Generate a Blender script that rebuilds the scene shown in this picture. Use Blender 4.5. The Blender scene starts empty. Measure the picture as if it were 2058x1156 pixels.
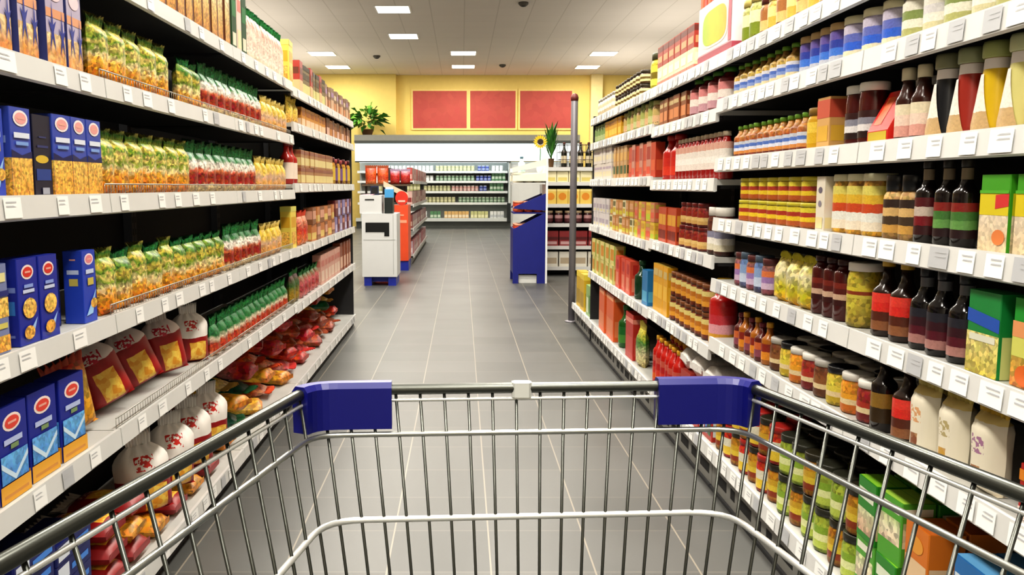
import bpy, math, random
from mathutils import Vector, Matrix
rnd = random.Random(7)
SC = bpy.context.scene
COL = SC.collection
D = bpy.data
# ------------------------------------------------------------------ camera model
H, F, VX, CY, VY = 1.2, 1740.0, 928.0, 578.0, 374.0
PITCH = math.atan((CY - VY) / F)
CP, SP = math.cos(PITCH), math.sin(PITCH)
XL, XR = -0.92, 0.97                      # front planes of the two shelf runs

def y_at(px, X, z):                       # distance down the aisle of photo column px on the plane X at height z
    return X / ((px - VX) / F) / CP + SP / CP * (z - H)

def lin(c):
    c = c.lstrip('#')
    v = [int(c[i:i + 2], 16) / 255 for i in (0, 2, 4)]
    return tuple((x / 12.92 if x <= .04045 else ((x + .055) / 1.055) ** 2.4) for x in v) + (1,)

# ------------------------------------------------------------------ materials
MATS = {}
def nodes(name):
    m = D.materials.new(name); m.use_nodes = True
    nt = m.node_tree; b = nt.nodes['Principled BSDF']
    return m, nt, b

def N(nt, t, **k):
    n = nt.nodes.new(t)
    for a, v in k.items():
        if a.startswith('i_'):
            n.inputs[a[2:].replace('_', ' ')].default_value = v
        else:
            setattr(n, a, v)
    return n

def flat(hexc, rough=.45, metal=0, var=.10, spec=.5):
    """plain surface with a little cloudy unevenness"""
    key = (hexc, rough, metal, var)
    if key in MATS: return MATS[key]
    m, nt, b = nodes('paint_' + hexc.strip('#'))
    c = lin(hexc)
    tc = N(nt, 'ShaderNodeTexCoord'); no = N(nt, 'ShaderNodeTexNoise', i_Scale=9.0, i_Detail=3.0)
    nt.links.new(tc.outputs['Object'], no.inputs['Vector'])
    mx = N(nt, 'ShaderNodeMix', data_type='RGBA')
    mx.inputs[6].default_value = tuple(x * (1 - var) for x in c[:3]) + (1,)
    mx.inputs[7].default_value = tuple(min(1, x * (1 + var)) for x in c[:3]) + (1,)
    nt.links.new(no.outputs['Fac'], mx.inputs[0]); nt.links.new(mx.outputs[2], b.inputs['Base Color'])
    b.inputs['Roughness'].default_value = rough; b.inputs['Metallic'].default_value = metal
    b.inputs['Specular IOR Level'].default_value = spec
    MATS[key] = m; return m

def emit(name, hexc, s):
    m, nt, b = nodes(name)
    b.inputs['Base Color'].default_value = lin(hexc)
    b.inputs['Emission Color'].default_value = lin(hexc); b.inputs['Emission Strength'].default_value = s
    return m

def printed(name, stops, amp=.10, scale=45, rough=.4, mottled=.5, const=False, vscale=None, ramp_axis='Z'):
    """printed packaging: colour bands up the height with wobbly edges and a blotchy picture"""
    m, nt, b = nodes(name)
    L = nt.links.new
    tc = N(nt, 'ShaderNodeTexCoord'); sep = N(nt, 'ShaderNodeSeparateXYZ')
    L(tc.outputs['Generated'], sep.inputs[0])
    no = N(nt, 'ShaderNodeTexNoise', i_Scale=float(scale), i_Detail=2.0)
    oi = N(nt, 'ShaderNodeObjectInfo')
    off = N(nt, 'ShaderNodeVectorMath', operation='ADD')
    sc = N(nt, 'ShaderNodeMath', operation='MULTIPLY'); sc.inputs[1].default_value = 7.0
    L(oi.outputs['Random'], sc.inputs[0]); cmb = N(nt, 'ShaderNodeCombineXYZ'); L(sc.outputs[0], cmb.inputs[0]); L(sc.outputs[0], cmb.inputs[2])
    L(tc.outputs['Object'], off.inputs[0]); L(cmb.outputs[0], off.inputs[1])
    L(off.outputs[0], no.inputs['Vector'])
    ma = N(nt, 'ShaderNodeMath', operation='MULTIPLY_ADD'); ma.inputs[1].default_value = amp * 2; ma.inputs[2].default_value = -amp
    L(no.outputs['Fac'], ma.inputs[0])
    ad = N(nt, 'ShaderNodeMath', operation='ADD'); L(sep.outputs[ramp_axis], ad.inputs[0]); L(ma.outputs[0], ad.inputs[1])
    cr = N(nt, 'ShaderNodeValToRGB'); L(ad.outputs[0], cr.inputs[0])
    cr.color_ramp.interpolation = 'CONSTANT' if const else 'LINEAR'
    el = cr.color_ramp.elements
    while len(el) < len(stops): el.new(.5)
    for e, (p, c) in zip(el, stops): e.position = p; e.color = lin(c)
    vo = N(nt, 'ShaderNodeTexVoronoi', i_Scale=float(vscale or scale * 2.8)); L(off.outputs[0], vo.inputs['Vector'])
    hs = N(nt, 'ShaderNodeHueSaturation')
    sv = N(nt, 'ShaderNodeSeparateColor'); L(vo.outputs['Color'], sv.inputs[0])
    mv = N(nt, 'ShaderNodeMapRange'); mv.inputs[3].default_value = 1 - mottled; mv.inputs[4].default_value = 1 + mottled * .6
    L(sv.outputs[0], mv.inputs[0]); L(mv.outputs[0], hs.inputs['Value'])
    mh = N(nt, 'ShaderNodeMapRange'); mh.inputs[3].default_value = .5 - .03 * mottled; mh.inputs[4].default_value = .5 + .03 * mottled
    L(sv.outputs[1], mh.inputs[0]); L(mh.outputs[0], hs.inputs['Hue'])
    L(cr.outputs[0], hs.inputs['Color']); L(hs.outputs[0], b.inputs['Base Color'])
    b.inputs['Roughness'].default_value = rough
    return m

def windowed(name, base, win, box, top, ztop, mark, mbox, edge=.02):
    """bag print: BASE colour, a pasta window inside BOX, TOP colour above ZTOP, written-looking MARK strokes inside MBOX (generated x / z)"""
    m, nt, b = nodes(name); L = nt.links.new
    tc = N(nt, 'ShaderNodeTexCoord'); sep = N(nt, 'ShaderNodeSeparateXYZ')
    no = N(nt, 'ShaderNodeTexNoise', i_Scale=22.0, i_Detail=2.0); L(tc.outputs['Object'], no.inputs['Vector'])
    wob = N(nt, 'ShaderNodeVectorMath', operation='MULTIPLY_ADD'); L(no.outputs['Color'], wob.inputs[0]); wob.inputs[1].default_value = (.07,) * 3; L(tc.outputs['Generated'], wob.inputs[2])
    off = N(nt, 'ShaderNodeVectorMath', operation='ADD'); L(wob.outputs[0], off.inputs[0]); off.inputs[1].default_value = (-.035,) * 3
    L(off.outputs[0], sep.inputs[0])
    def band(out, lo, hi):
        a = N(nt, 'ShaderNodeMath', operation='GREATER_THAN'); L(out, a.inputs[0]); a.inputs[1].default_value = lo
        c = N(nt, 'ShaderNodeMath', operation='LESS_THAN'); L(out, c.inputs[0]); c.inputs[1].default_value = hi
        k = N(nt, 'ShaderNodeMath', operation='MULTIPLY'); L(a.outputs[0], k.inputs[0]); L(c.outputs[0], k.inputs[1]); return k
    def rect(bx):
        k = N(nt, 'ShaderNodeMath', operation='MULTIPLY'); L(band(sep.outputs['X'], bx[0], bx[2]).outputs[0], k.inputs[0]); L(band(sep.outputs['Z'], bx[1], bx[3]).outputs[0], k.inputs[1]); return k
    vo = N(nt, 'ShaderNodeTexVoronoi', i_Scale=70.0); L(tc.outputs['Object'], vo.inputs['Vector'])
    cr = N(nt, 'ShaderNodeValToRGB'); sv = N(nt, 'ShaderNodeSeparateColor'); L(vo.outputs['Color'], sv.inputs[0]); L(sv.outputs[0], cr.inputs[0])
    for e, (p, c) in zip(cr.color_ramp.elements, ((0, win[0]), (1, win[1]))): e.position = p; e.color = lin(c)
    def mix(fac, a, c):
        x = N(nt, 'ShaderNodeMix', data_type='RGBA'); L(fac.outputs[0], x.inputs[0])
        for i, q in ((6, a), (7, c)):
            if isinstance(q, str): x.inputs[i].default_value = lin(q)
            else: L(q, x.inputs[i])
        return x.outputs[2]
    c = mix(rect(box), base, cr.outputs[0])
    c = mix(band(sep.outputs['Z'], ztop, 9), c, top)
    nm = N(nt, 'ShaderNodeTexNoise', i_Scale=90.0, i_Detail=1.0); L(tc.outputs['Object'], nm.inputs['Vector'])
    g = N(nt, 'ShaderNodeMath', operation='GREATER_THAN'); L(nm.outputs['Fac'], g.inputs[0]); g.inputs[1].default_value = .5
    k = N(nt, 'ShaderNodeMath', operation='MULTIPLY'); L(g.outputs[0], k.inputs[0]); L(rect(mbox).outputs[0], k.inputs[1])
    c = mix(k, c, mark)
    L(c, b.inputs['Base Color']); b.inputs['Roughness'].default_value = .38
    return m

def tiles(name, a, bcol, g, size, x0, y0, mw=.006, rough=.28, light_cols=True):
    m, nt, b = nodes(name); L = nt.links.new
    tc = N(nt, 'ShaderNodeTexCoord'); mp = N(nt, 'ShaderNodeMapping')
    mp.inputs['Location'].default_value = (-x0 / size, -y0 / size, 0); mp.inputs['Scale'].default_value = (1 / size,) * 3
    L(tc.outputs['Object'], mp.inputs[0])
    sep = N(nt, 'ShaderNodeSeparateXYZ'); L(mp.outputs[0], sep.inputs[0])
    masks = []
    for ax, w in (('X', mw * 1.0), ('Y', mw * .8)):
        fr = N(nt, 'ShaderNodeMath', operation='FRACT'); L(sep.outputs[ax], fr.inputs[0])
        s1 = N(nt, 'ShaderNodeMath', operation='SUBTRACT'); L(fr.outputs[0], s1.inputs[0]); s1.inputs[1].default_value = .5
        ab = N(nt, 'ShaderNodeMath', operation='ABSOLUTE'); L(s1.outputs[0], ab.inputs[0])
        gt = N(nt, 'ShaderNodeMath', operation='GREATER_THAN'); L(ab.outputs[0], gt.inputs[0]); gt.inputs[1].default_value = .5 - w / size / 2
        masks.append(gt)
    fl = N(nt, 'ShaderNodeVectorMath', operation='FLOOR'); L(mp.outputs[0], fl.inputs[0])
    wn = N(nt, 'ShaderNodeTexWhiteNoise'); L(fl.outputs[0], wn.inputs[0])
    no = N(nt, 'ShaderNodeTexNoise', i_Scale=1.6, i_Detail=6.0); L(tc.outputs['Object'], no.inputs['Vector'])
    av = N(nt, 'ShaderNodeMath', operation='MULTIPLY_ADD'); L(wn.outputs[0], av.inputs[0]); av.inputs[1].default_value = .35
    L(no.outputs['Fac'], av.inputs[2])
    c1 = N(nt, 'ShaderNodeMix', data_type='RGBA'); c1.inputs[6].default_value = lin(a); c1.inputs[7].default_value = lin(bcol); L(av.outputs[0], c1.inputs[0])
    c2 = N(nt, 'ShaderNodeMix', data_type='RGBA'); L(c1.outputs[2], c2.inputs[6]); c2.inputs[7].default_value = lin(g); L(masks[0].outputs[0], c2.inputs[0])
    c3 = N(nt, 'ShaderNodeMix', data_type='RGBA'); L(c2.outputs[2], c3.inputs[6])
    gm = N(nt, 'ShaderNodeMath', operation='MULTIPLY'); gm.inputs[1].default_value = .45; L(masks[1].outputs[0], gm.inputs[0])
    c3.inputs[7].default_value = lin(g); L(gm.outputs[0], c3.inputs[0])
    L(c3.outputs[2], b.inputs['Base Color'])
    rr = N(nt, 'ShaderNodeMapRange'); rr.inputs[3].default_value = rough - .07; rr.inputs[4].default_value = rough + .1; L(no.outputs['Fac'], rr.inputs[0])
    L(rr.outputs[0], b.inputs['Roughness'])
    return m

# ------------------------------------------------------------------ mesh builder
class MB:
    def __init__(s): s.v = []; s.f = []; s.m = []; s.s = []; s.mats = []
    def mi(s, mat):
        if mat not in s.mats: s.mats.append(mat)
        return s.mats.index(mat)
    def face(s, idx, mat, smooth=False): s.f.append(idx); s.m.append(s.mi(mat)); s.s.append(smooth)
    def poly(s, pts, mat, smooth=False):
        b = len(s.v); s.v += [tuple(p) for p in pts]; s.face(tuple(range(b, b + len(pts))), mat, smooth)
    def box(s, x0, x1, y0, y1, z0, z1, mat, ch=0):
        if ch <= 0: ring = [(x0, y0), (x1, y0), (x1, y1), (x0, y1)]
        else: ring = [(x0 + ch, y0), (x1 - ch, y0), (x1, y0 + ch), (x1, y1 - ch), (x1 - ch, y1), (x0 + ch, y1), (x0, y1 - ch), (x0, y0 + ch)]
        s.prism(ring, z0, z1, mat)
    def prism(s, ring, z0, z1, mat, cap=None):
        n = len(ring); b = len(s.v)
        s.v += [(x, y, z0) for x, y in ring] + [(x, y, z1) for x, y in ring]
        for i in range(n): s.face((b + i, b + (i + 1) % n, b + n + (i + 1) % n, b + n + i), mat)
        s.face(tuple(range(b + n - 1, b - 1, -1)), mat); s.face(tuple(range(b + n, b + 2 * n)), cap or mat)
    def extrude_x(s, prof, x0, x1, mat):           # prof in (y,z), counter-clockwise seen from +x
        n = len(prof); b = len(s.v)
        s.v += [(x0, y, z) for y, z in prof] + [(x1, y, z) for y, z in prof]
        for i in range(n): s.face((b + i, b + n + i, b + n + (i + 1) % n, b + (i + 1) % n), mat)
        s.face(tuple(range(b, b + n)), mat); s.face(tuple(range(b + 2 * n - 1, b + n - 1, -1)), mat)
    def lathe(s, prof, mat, n=16, a0=0, a1=None, cx=0, cy=0, close=True):
        b = len(s.v); full = a1 is None
        steps = n if full else n + 1
        for r, z in prof:
            for k in range(steps):
                a = a0 + (2 * math.pi if full else (a1 - a0)) * k / n
                s.v.append((cx + r * math.cos(a), cy + r * math.sin(a), z))
        for i in range(len(prof) - 1):
            for k in range(n):
                k2 = (k + 1) % n if full else k + 1
                s.face((b + i * steps + k, b + i * steps + k2, b + (i + 1) * steps + k2, b + (i + 1) * steps + k), mat, True)
        if full and close:
            s.face(tuple(b + k for k in range(n - 1, -1, -1)), mat)
            t = b + (len(prof) - 1) * steps; s.face(tuple(t + k for k in range(n)), mat)
    def tube(s, pts, r, mat, n=8, closed=False):
        pts = [Vector(p) for p in pts]; b = len(s.v); m = len(pts); prev = None
        for i, p in enumerate(pts):
            if closed: t = pts[(i + 1) % m] - pts[i - 1]
            else: t = pts[min(i + 1, m - 1)] - pts[max(i - 1, 0)]
            t.normalize()
            if prev is None:
                up = Vector((0, 0, 1)) if abs(t.z) < .9 else Vector((1, 0, 0))
                u = t.cross(up).normalized()
            else:
                u = (prev - t * prev.dot(t)).normalized()
            prev = u; w = t.cross(u)
            for k in range(n):
                a = 2 * math.pi * k / n
                s.v.append(tuple(p + u * (r * math.cos(a)) + w * (r * math.sin(a))))
        for i in range(m if closed else m - 1):
            j = (i + 1) % m
            for k in range(n):
                s.face((b + i * n + k, b + j * n + k, b + j * n + (k + 1) % n, b + i * n + (k + 1) % n), mat, True)
        if not closed:
            s.face(tuple(b + k for k in range(n)), mat); s.face(tuple(b + (m - 1) * n + k for k in range(n - 1, -1, -1)), mat)
    def mesh(s, name):
        me = D.meshes.new(name); me.from_pydata(s.v, [], s.f)
        for mt in s.mats: me.materials.append(mt)
        me.polygons.foreach_set('material_index', s.m); me.polygons.foreach_set('use_smooth', s.s)
        me.update(); return me
    def obj(s, name, parent=None, **props):
        o = D.objects.new(name, s.mesh(name)); COL.objects.link(o); o.parent = parent
        for k, v in props.items(): o[k] = v
        return o

def empty(name, loc=(0, 0, 0), rz=0, **props):
    o = D.objects.new(name, None); COL.objects.link(o); o.location = loc; o.rotation_euler = (0, 0, rz)
    o.empty_display_size = .05
    for k, v in props.items(): o[k] = v
    return o

# ------------------------------------------------------------------ product templates
# a template = {'kind','cat','h','w','d','parts':[(part name, mesh)]}: the first mesh is the thing itself, the rest its parts
def T(kind, cat, w, d, h, *parts): return dict(kind=kind, cat=cat, w=w, d=d, h=h, parts=parts)

def decals(mb, shapes, w, h, yf, axis='front', x=0):
    """printed shapes on a face: front face at y=yf, or an end face at x"""
    for i, sh in enumerate(shapes):
        e = .0004 * (i + 1); k = sh[0]; c = sh[-1]
        c = c if not isinstance(c, str) else flat(c, .4)
        if k == 'r': u0, v0, u1, v1 = sh[1:5]; pts = [(u0, v0), (u1, v0), (u1, v1), (u0, v1)]
        elif k == 'e':
            cu, cv, ru, rv = sh[1:5]; pts = [(cu + ru * math.cos(a * math.pi / 8), cv + rv * math.sin(a * math.pi / 8)) for a in range(16)]
        else: pts = sh[1]
        if axis == 'front': mb.poly([((u - .5) * w, yf - e, v * h) for u, v in pts], c)
        elif axis == 'endn': mb.poly([(x - e, (.5 - u) * w, v * h) for u, v in pts], c)
        else: mb.poly([(x + e, (u - .5) * w, v * h) for u, v in pts], c)

def carton(kind, cat, w, d, h, base, shapes=(), side=None, top=None, flap=True):
    mb = MB(); b = base if not isinstance(base, str) else flat(base, .4)
    mb.box(-w / 2, w / 2, -d / 2, d / 2, 0, h, b, ch=min(w, d) * .03)
    decals(mb, shapes, w, h, -d / 2)
    sd = side if side is not None else [sh for sh in shapes if sh[0] == 'r']
    decals(mb, sd, d, h, 0, 'endn', -w / 2); decals(mb, sd, d, h, 0, 'endp', w / 2)
    parts = [('body', mb.mesh(kind))]
    if flap:
        t = MB(); tm = flat(top, .4) if isinstance(top, str) else (top or b)
        t.poly([(-w * .48, -d * .46, h + .0006), (w * .48, -d * .46, h + .0006), (w * .48, d * .1, h + .0006), (-w * .48, d * .1, h + .0006)], tm)
        t.poly([(-w * .48, d * .46, h + .0006), (-w * .48, d * .12, h + .0006), (w * .48, d * .12, h + .0006), (w * .48, d * .46, h + .0006)], tm)
        parts.append(('top_flap', t.mesh('top_flap')))
    return T(kind, cat, w, d, h, *parts)

def bag(kind, cat, w, d, h, body, seal, seal_h=.16, waist=.0, fringe=True, nu=10, nv=10, taper=.62, shoulder=0):
    """soft filled packet: pillow body, pinched crimped top seal as a part"""
    mb = MB(); hb = h * (1 - seal_h)
    def prof(v):
        return (min(1, (v * 7 + .35)) * (1 - max(0, (v - taper) / (1 - taper)) ** 2 * .93))
    def pt(u, v, sgn):
        a = abs(2 * u - 1)
        t = prof(v) * (1 - a ** 3.2) ** .8
        ww = w * (1 - waist * v - .05 * (1 - v)) * (1 - shoulder * max(0, (v - .72) / .28) ** 2)
        wr = .006 * math.sin(u * 23 + v * 9) * v * d / .06
        return ((u - .5) * ww, sgn * (d / 2 * t) + wr * .4, v * hb)
    for sgn in (-1, 1):
        b = len(mb.v)
        for j in range(nv + 1):
            for i in range(nu + 1): mb.v.append(pt(i / nu, j / nv, sgn))
        for j in range(nv):
            for i in range(nu):
                q = (b + j * (nu + 1) + i, b + j * (nu + 1) + i + 1, b + (j + 1) * (nu + 1) + i + 1, b + (j + 1) * (nu + 1) + i)
                mb.face(q if sgn < 0 else q[::-1], body, True)
    b = len(mb.v)                                                   # flat underside
    mb.poly([(x * w * .47, y * d * .17, .0005) for x, y in ((-1, -1), (-1, 1), (1, 1), (1, -1))], body)
    t = MB(); rows = 4
    for sgn in (-1, 1):
        b = len(t.v)
        for j in range(rows + 1):
            v = j / rows
            for i in range(nu * 2 + 1):
                u = i / (nu * 2); ww = w * (1 - waist) * (1 - shoulder) * (.96 + .10 * v)
                z = hb * .985 + (h - hb) * v + (.010 * math.sin(i * 2.1) * v if fringe else 0)
                t.v.append(((u - .5) * ww, sgn * .0015 + .006 * math.sin(i * 1.9) * (.3 + v), z))
        k = nu * 2
        for j in range(rows):
            for i in range(k):
                q = (b + j * (k + 1) + i, b + j * (k + 1) + i + 1, b + (j + 1) * (k + 1) + i + 1, b + (j + 1) * (k + 1) + i)
                t.face(q if sgn < 0 else q[::-1], seal, True)
    return T(kind, cat, w, d, h, ('body', mb.mesh(kind)), ('top_seal', t.mesh('top_seal')))

def jar(kind, cat, r, h, body, lid, label, lid_h=.14, neck=.86, lab=(.16, .66), n=16, waist=0):
    mb = MB(); hb = h * (1 - lid_h)
    mb.lathe([(r * .86, 0), (r * .97, h * .02), (r, h * .07), (r * (1 - waist), h * .4), (r, hb * .80), (r * .96, hb * .87), (r * neck, hb * .94), (r * neck, hb)], body, n)
    ld = MB(); lr = r * (neck + .07)
    ld.lathe([(lr, hb * .955), (lr, h * .985), (lr * .95, h), (lr * .5, h * .996)], lid, n)
    parts = [('body', mb.mesh(kind)), ('lid', ld.mesh('lid'))]
    if label:
        lb = MB(); k = 1.012
        lb.lathe([(r * k, h * lab[0]), (r * (1 - waist) * k, h * .4), (r * k, h * lab[1])] if waist else [(r * k, h * lab[0]), (r * k, h * lab[1])], label, n, close=False)
        parts.append(('label', lb.mesh('label')))
    return T(kind, cat, 2 * r, 2 * r, h, *parts)

def bottle(kind, cat, r, h, body, cap, label, neck_r=.38, sh=(.58, .76), cap_h=.12, lab=(.12, .5), n=14, neck_label=None):
    mb = MB()
    mb.lathe([(r * .85, 0), (r, h * .025), (r, h * sh[0]), (r * .93, h * (sh[0] + .04)), (r * (neck_r + .25), h * (sh[0] + sh[1]) / 2), (r * neck_r * 1.08, h * sh[1]), (r * neck_r, h * (1 - cap_h))], body, n)
    c = MB(); cr = r * neck_r * 1.22
    c.lathe([(cr, h * (1 - cap_h)), (cr, h * .985), (cr * .9, h), (cr * .4, h * .998)], cap, n)
    parts = [('body', mb.mesh(kind)), ('cap', c.mesh('cap'))]
    if label:
        lb = MB(); lb.lathe([(r * 1.012, h * lab[0]), (r * 1.012, h * lab[1])], label, n, close=False); parts.append(('label', lb.mesh('label')))
    if neck_label:
        lb = MB(); lb.lathe([(r * neck_r * 1.12, h * (sh[1] + .01)), (r * neck_r * 1.1, h * (1 - cap_h - .01))], neck_label, n, close=False); parts.append(('neck_label', lb.mesh('neck_label')))
    return T(kind, cat, 2 * r, 2 * r, h, *parts)

def dressing(kind, cat, r, h, body, cap, label, nl):
    """dressing bottle: wide screw lid, conical body flaring to the base, pale label open in a V"""
    mb = MB(); n = 20
    mb.lathe([(r * .94, 0), (r, h * .03), (r * .98, h * .1), (r * .62, h * .72), (r * .58, h * .82)], body, n)
    c = MB(); cr = r * .72
    c.lathe([(cr * .93, h * .82), (cr, h * .84), (cr, h * .965), (cr * .93, h), (cr * .5, h * .998)], cap, n)
    k = MB(); k.lathe([(r * .632, h * .70), (r * .60, h * .815)], nl, n, close=False)
    lb = MB(); rows = 8; m = 18; b = len(lb.v)
    for j in range(rows + 1):
        v = j / rows; z = h * (.03 + .62 * v); rr = (r * 1.02 - (r * .36) * max(0, (z / h - .1) / .62)) * 1.015
        gap = .22 + .80 * v
        for i in range(m + 1):
            a = -math.pi / 2 + .95 * SIDE_TURN[0] + gap + (2 * math.pi - 2 * gap) * i / m
            lb.v.append((rr * math.cos(a), rr * math.sin(a), z))
    for j in range(rows):
        for i in range(m):
            lb.face((b + j * (m + 1) + i, b + j * (m + 1) + i + 1, b + (j + 1) * (m + 1) + i + 1, b + (j + 1) * (m + 1) + i), label, True)
    return T(kind, cat, 2 * r, 2 * r, h, ('body', mb.mesh(kind)), ('lid', c.mesh('lid')), ('neck_band', k.mesh('neck_band')), ('label', lb.mesh('label')))
SIDE_TURN = [1]

ORD = 'nearest second third fourth fifth sixth seventh eighth ninth tenth eleventh twelfth thirteenth fourteenth fifteenth sixteenth seventeenth eighteenth nineteenth twentieth'.split()
def ordinal(i):
    if i == 0: return 'nearest'
    if i < 20: return ORD[i] + ' nearest'
    return 'twenty-' + ['first', 'second', 'third', 'fourth', 'fifth', 'sixth', 'seventh', 'eighth', 'ninth'][i - 20] + ' nearest'

SEEN = {}
def put(t, loc, rot=(0, 0, 0), label='', group=None, scale=1):
    o = D.objects.new(t['kind'], t['parts'][0][1]); COL.objects.link(o)
    o.location = loc; o.rotation_euler = rot
    if scale != 1: o.scale = (scale,) * 3
    for nm, me in t['parts'][1:]:
        c = D.objects.new(nm, me); COL.objects.link(c); c.parent = o
    o['label'] = label; o['category'] = t['cat']
    if group: o['group'] = group
    nw = len(label.split())
    if nw > 16 or nw < 4: print('LABEL LENGTH', nw, label)
    if label in SEEN and SEEN[label] != group: print('LABEL REPEAT', label)
    SEEN[label] = group
    return o

def run(side, z, px0, px1, t, look, place, pitch=None, rows=1, tiers=1, setback=.022, jit=.003, yaw=.05, group=None, ys=None, tier_h=None, roll=0, backlook=None):
    """a row of one product along a shelf; px0/px1 are photo columns of the row's ends"""
    X = XL if side == 'L' else XR; sg = -1 if side == 'L' else 1
    ts = t if isinstance(t, list) else [t]
    w = max(q['w'] for q in ts); dep = max(q['d'] for q in ts); pitch = pitch or w * 1.06
    if ys: a, b = ys
    else:
        a, b = y_at(px0, X, z), y_at(px1, X, z); a, b = min(a, b), max(a, b)
    if X == -.92: b = min(b, 7.44)
    elif X == .97 and z > .2: b = min(b, 6.59)
    for J in ((4.8,) if side == 'L' else (3.35, 4.48, 6.61)):      # shelf heights step at these joints: keep a row on its own side
        if X in (-.92, .97) and a < J < b:
            if J - a < b - J: a = J + (.02 if J > 6 else .004)
            else: b = J - (.014 if J > 6 else .004)
    n = max(1, int((b - a) / pitch + .2)); step = (b - a) / n
    if step < w + .002 and n > 1: n -= 1; step = (b - a) / n
    if step > pitch * 1.25: step = pitch * 1.1
    rz = math.pi / 2 if side == 'L' else -math.pi / 2
    for rrow in range(rows):
        for k in range(tiers):
            for i in range(n):
                q = ts[(i + rrow + k) % len(ts)]
                y = a + step * (i + .5) + (rnd.uniform(-jit, jit) if q['w'] < step - .004 else 0)
                x = X + sg * (setback + dep / 2 + rrow * dep * 1.06 + rnd.uniform(0, jit * 2))
                zz = z + .0012 + k * ((tier_h or q['h']) + .0015)
                if rrow == 0:
                    lk = look if isinstance(look, str) else look[(i + k) % len(look)]
                    lab = f"{lk}, {ordinal(i)} in its row, {place}"
                    if len(lab.split()) > 16: lab = f"{lk}, {ordinal(i)}, {place}"
                    if tiers > 1: lab = f"{lk}, {'lower' if k == 0 else 'upper'} tier, {ordinal(i)}, {place}"
                    g = group or f"{lk} row, {place}"
                else:
                    lk = look if isinstance(look, str) else look[0]
                    lab = f"{lk} behind the front row, {place}"
                    if len(lab.split()) > 16: lab = f"{lk} behind, {place}"; g = f"{lk} rows behind, {place}"
                    if tiers > 1: lab = f"{lk} behind the {'lower' if k == 0 else 'upper'} tier, {place}"; g = lab
                put(q, (x, y, zz), (0, 0, rz + rnd.uniform(-yaw, yaw)), lab, g)

# ------------------------------------------------------------------ setting
WALLY = 26.1
CEIL = 4.45
def struct(name, mb):
    o = mb.obj(name); o['kind'] = 'structure'; return o

floor_m = tiles('floor_tiles', '#3f403e', '#595957', '#857e72', .327, -.235, 2.587 - .327 * 8, mw=.0055, rough=.40)
m = MB(); m.box(-9, 9, -4, WALLY + .6, -.1, 0, floor_m); struct('floor', m)
ceil_m = tiles('ceiling_tiles', '#d6cdc0', '#dcd3c6', '#c9c0b2', .625, .05, .2, mw=.02, rough=.8)
m = MB(); m.box(-9, 9, -4, WALLY + .6, CEIL, CEIL + .12, ceil_m); struct('ceiling', m)
yel = flat('#ecd27c', .7, var=.04)
m = MB(); m.box(-9, 9, WALLY, WALLY + .3, 0, CEIL, yel); struct('wall_back', m)
m = MB(); m.box(-9, -1.93, WALLY - .25, WALLY - .001, 0, CEIL - .001, yel); m.box(3.78, 4.12, WALLY - .3, WALLY - .001, 0, CEIL - .001, flat('#ecd79a', .7)); struct('trim_1', m)
wm = flat('#d8d2c4', .8)
m = MB(); m.box(-9.2, -9, -4, WALLY + .6, 0, CEIL, wm); struct('wall_left', m)
m = MB(); m.box(9, 9.2, -4, WALLY + .6, 0, CEIL, wm); struct('wall_right', m)
m = MB(); m.box(-9, 9, -4.2, -4, 0, CEIL, wm); struct('wall_front', m)

# red wall panels
red = printed('red_felt', [(0, '#b4504a'), (1, '#c25e55')], amp=.3, scale=2, mottled=.06, rough=.8)
frame_m = flat('#f0d787', .6)
for (x0, x1), nm in zip(((830, 938), (945, 1036), (1045, 1149)), ('leftmost', 'middle', 'rightmost')):
    t = (WALLY / (CP + SP * (578 - 220) / F))
    X0, X1 = (x0 - VX) / F * t, (x1 - VX) / F * t
    def zz(y):
        v = (578 - y) / F; return H + (-SP + CP * v) / (CP + SP * v) * WALLY
    e = MB(); e.box(X0, X1, WALLY - .03, WALLY - .004, zz(258), zz(183), red)
    o = e.obj('wall_panel'); o['label'] = f'{nm} of the three red felt panels on the yellow back wall'; o['category'] = 'wall panel'; o['group'] = 'red wall panels'
    fr = MB(); a, b, c, d = X0 - .05, X1 + .05, zz(258) - .05, zz(183) + .05
    for bx in ((a, X0, c, d), (X1, b, c, d), (X0, X1, c, zz(258)), (X0, X1, zz(183), d)): fr.box(bx[0], bx[1], WALLY - .035, WALLY - .002, bx[2], bx[3], frame_m)
    fr.obj('frame', o)

# ceiling lights
lm = emit('light_diffuser', '#fff6e2', 9)
lfm = flat('#e9e5dc', .5)
frm = MB()
for bx in ((-.33, -.3, -.33, .33), (.3, .33, -.33, .33), (-.3, .3, -.33, -.3), (-.3, .3, .3, .33)): frm.box(bx[0], bx[1], bx[2], bx[3], -.012, 0, lfm)
dif = MB(); dif.box(-.3, .3, -.3, .3, -.008, -.001, lm)
fm_, dm_ = frm.mesh('light_frame'), dif.mesh('diffuser')
def ceiling_light(x, y, label, power=0, group='square ceiling light panels'):
    o = D.objects.new('ceiling_light', fm_); COL.objects.link(o); o.location = (x, y, CEIL - .001)
    c = D.objects.new('diffuser', dm_); COL.objects.link(c); c.parent = o
    o['label'] = label; o['category'] = 'ceiling light'; o['group'] = group
    if power:
        l = D.lights.new('ceiling_lamp', 'AREA'); l.shape = 'SQUARE'; l.size = .6; l.energy = power; l.color = (1, .95, .86)
        lo = D.objects.new('ceiling_lamp', l); COL.objects.link(lo); lo.location = (x, y, CEIL - .03)
P = 66; UP = 46
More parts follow.
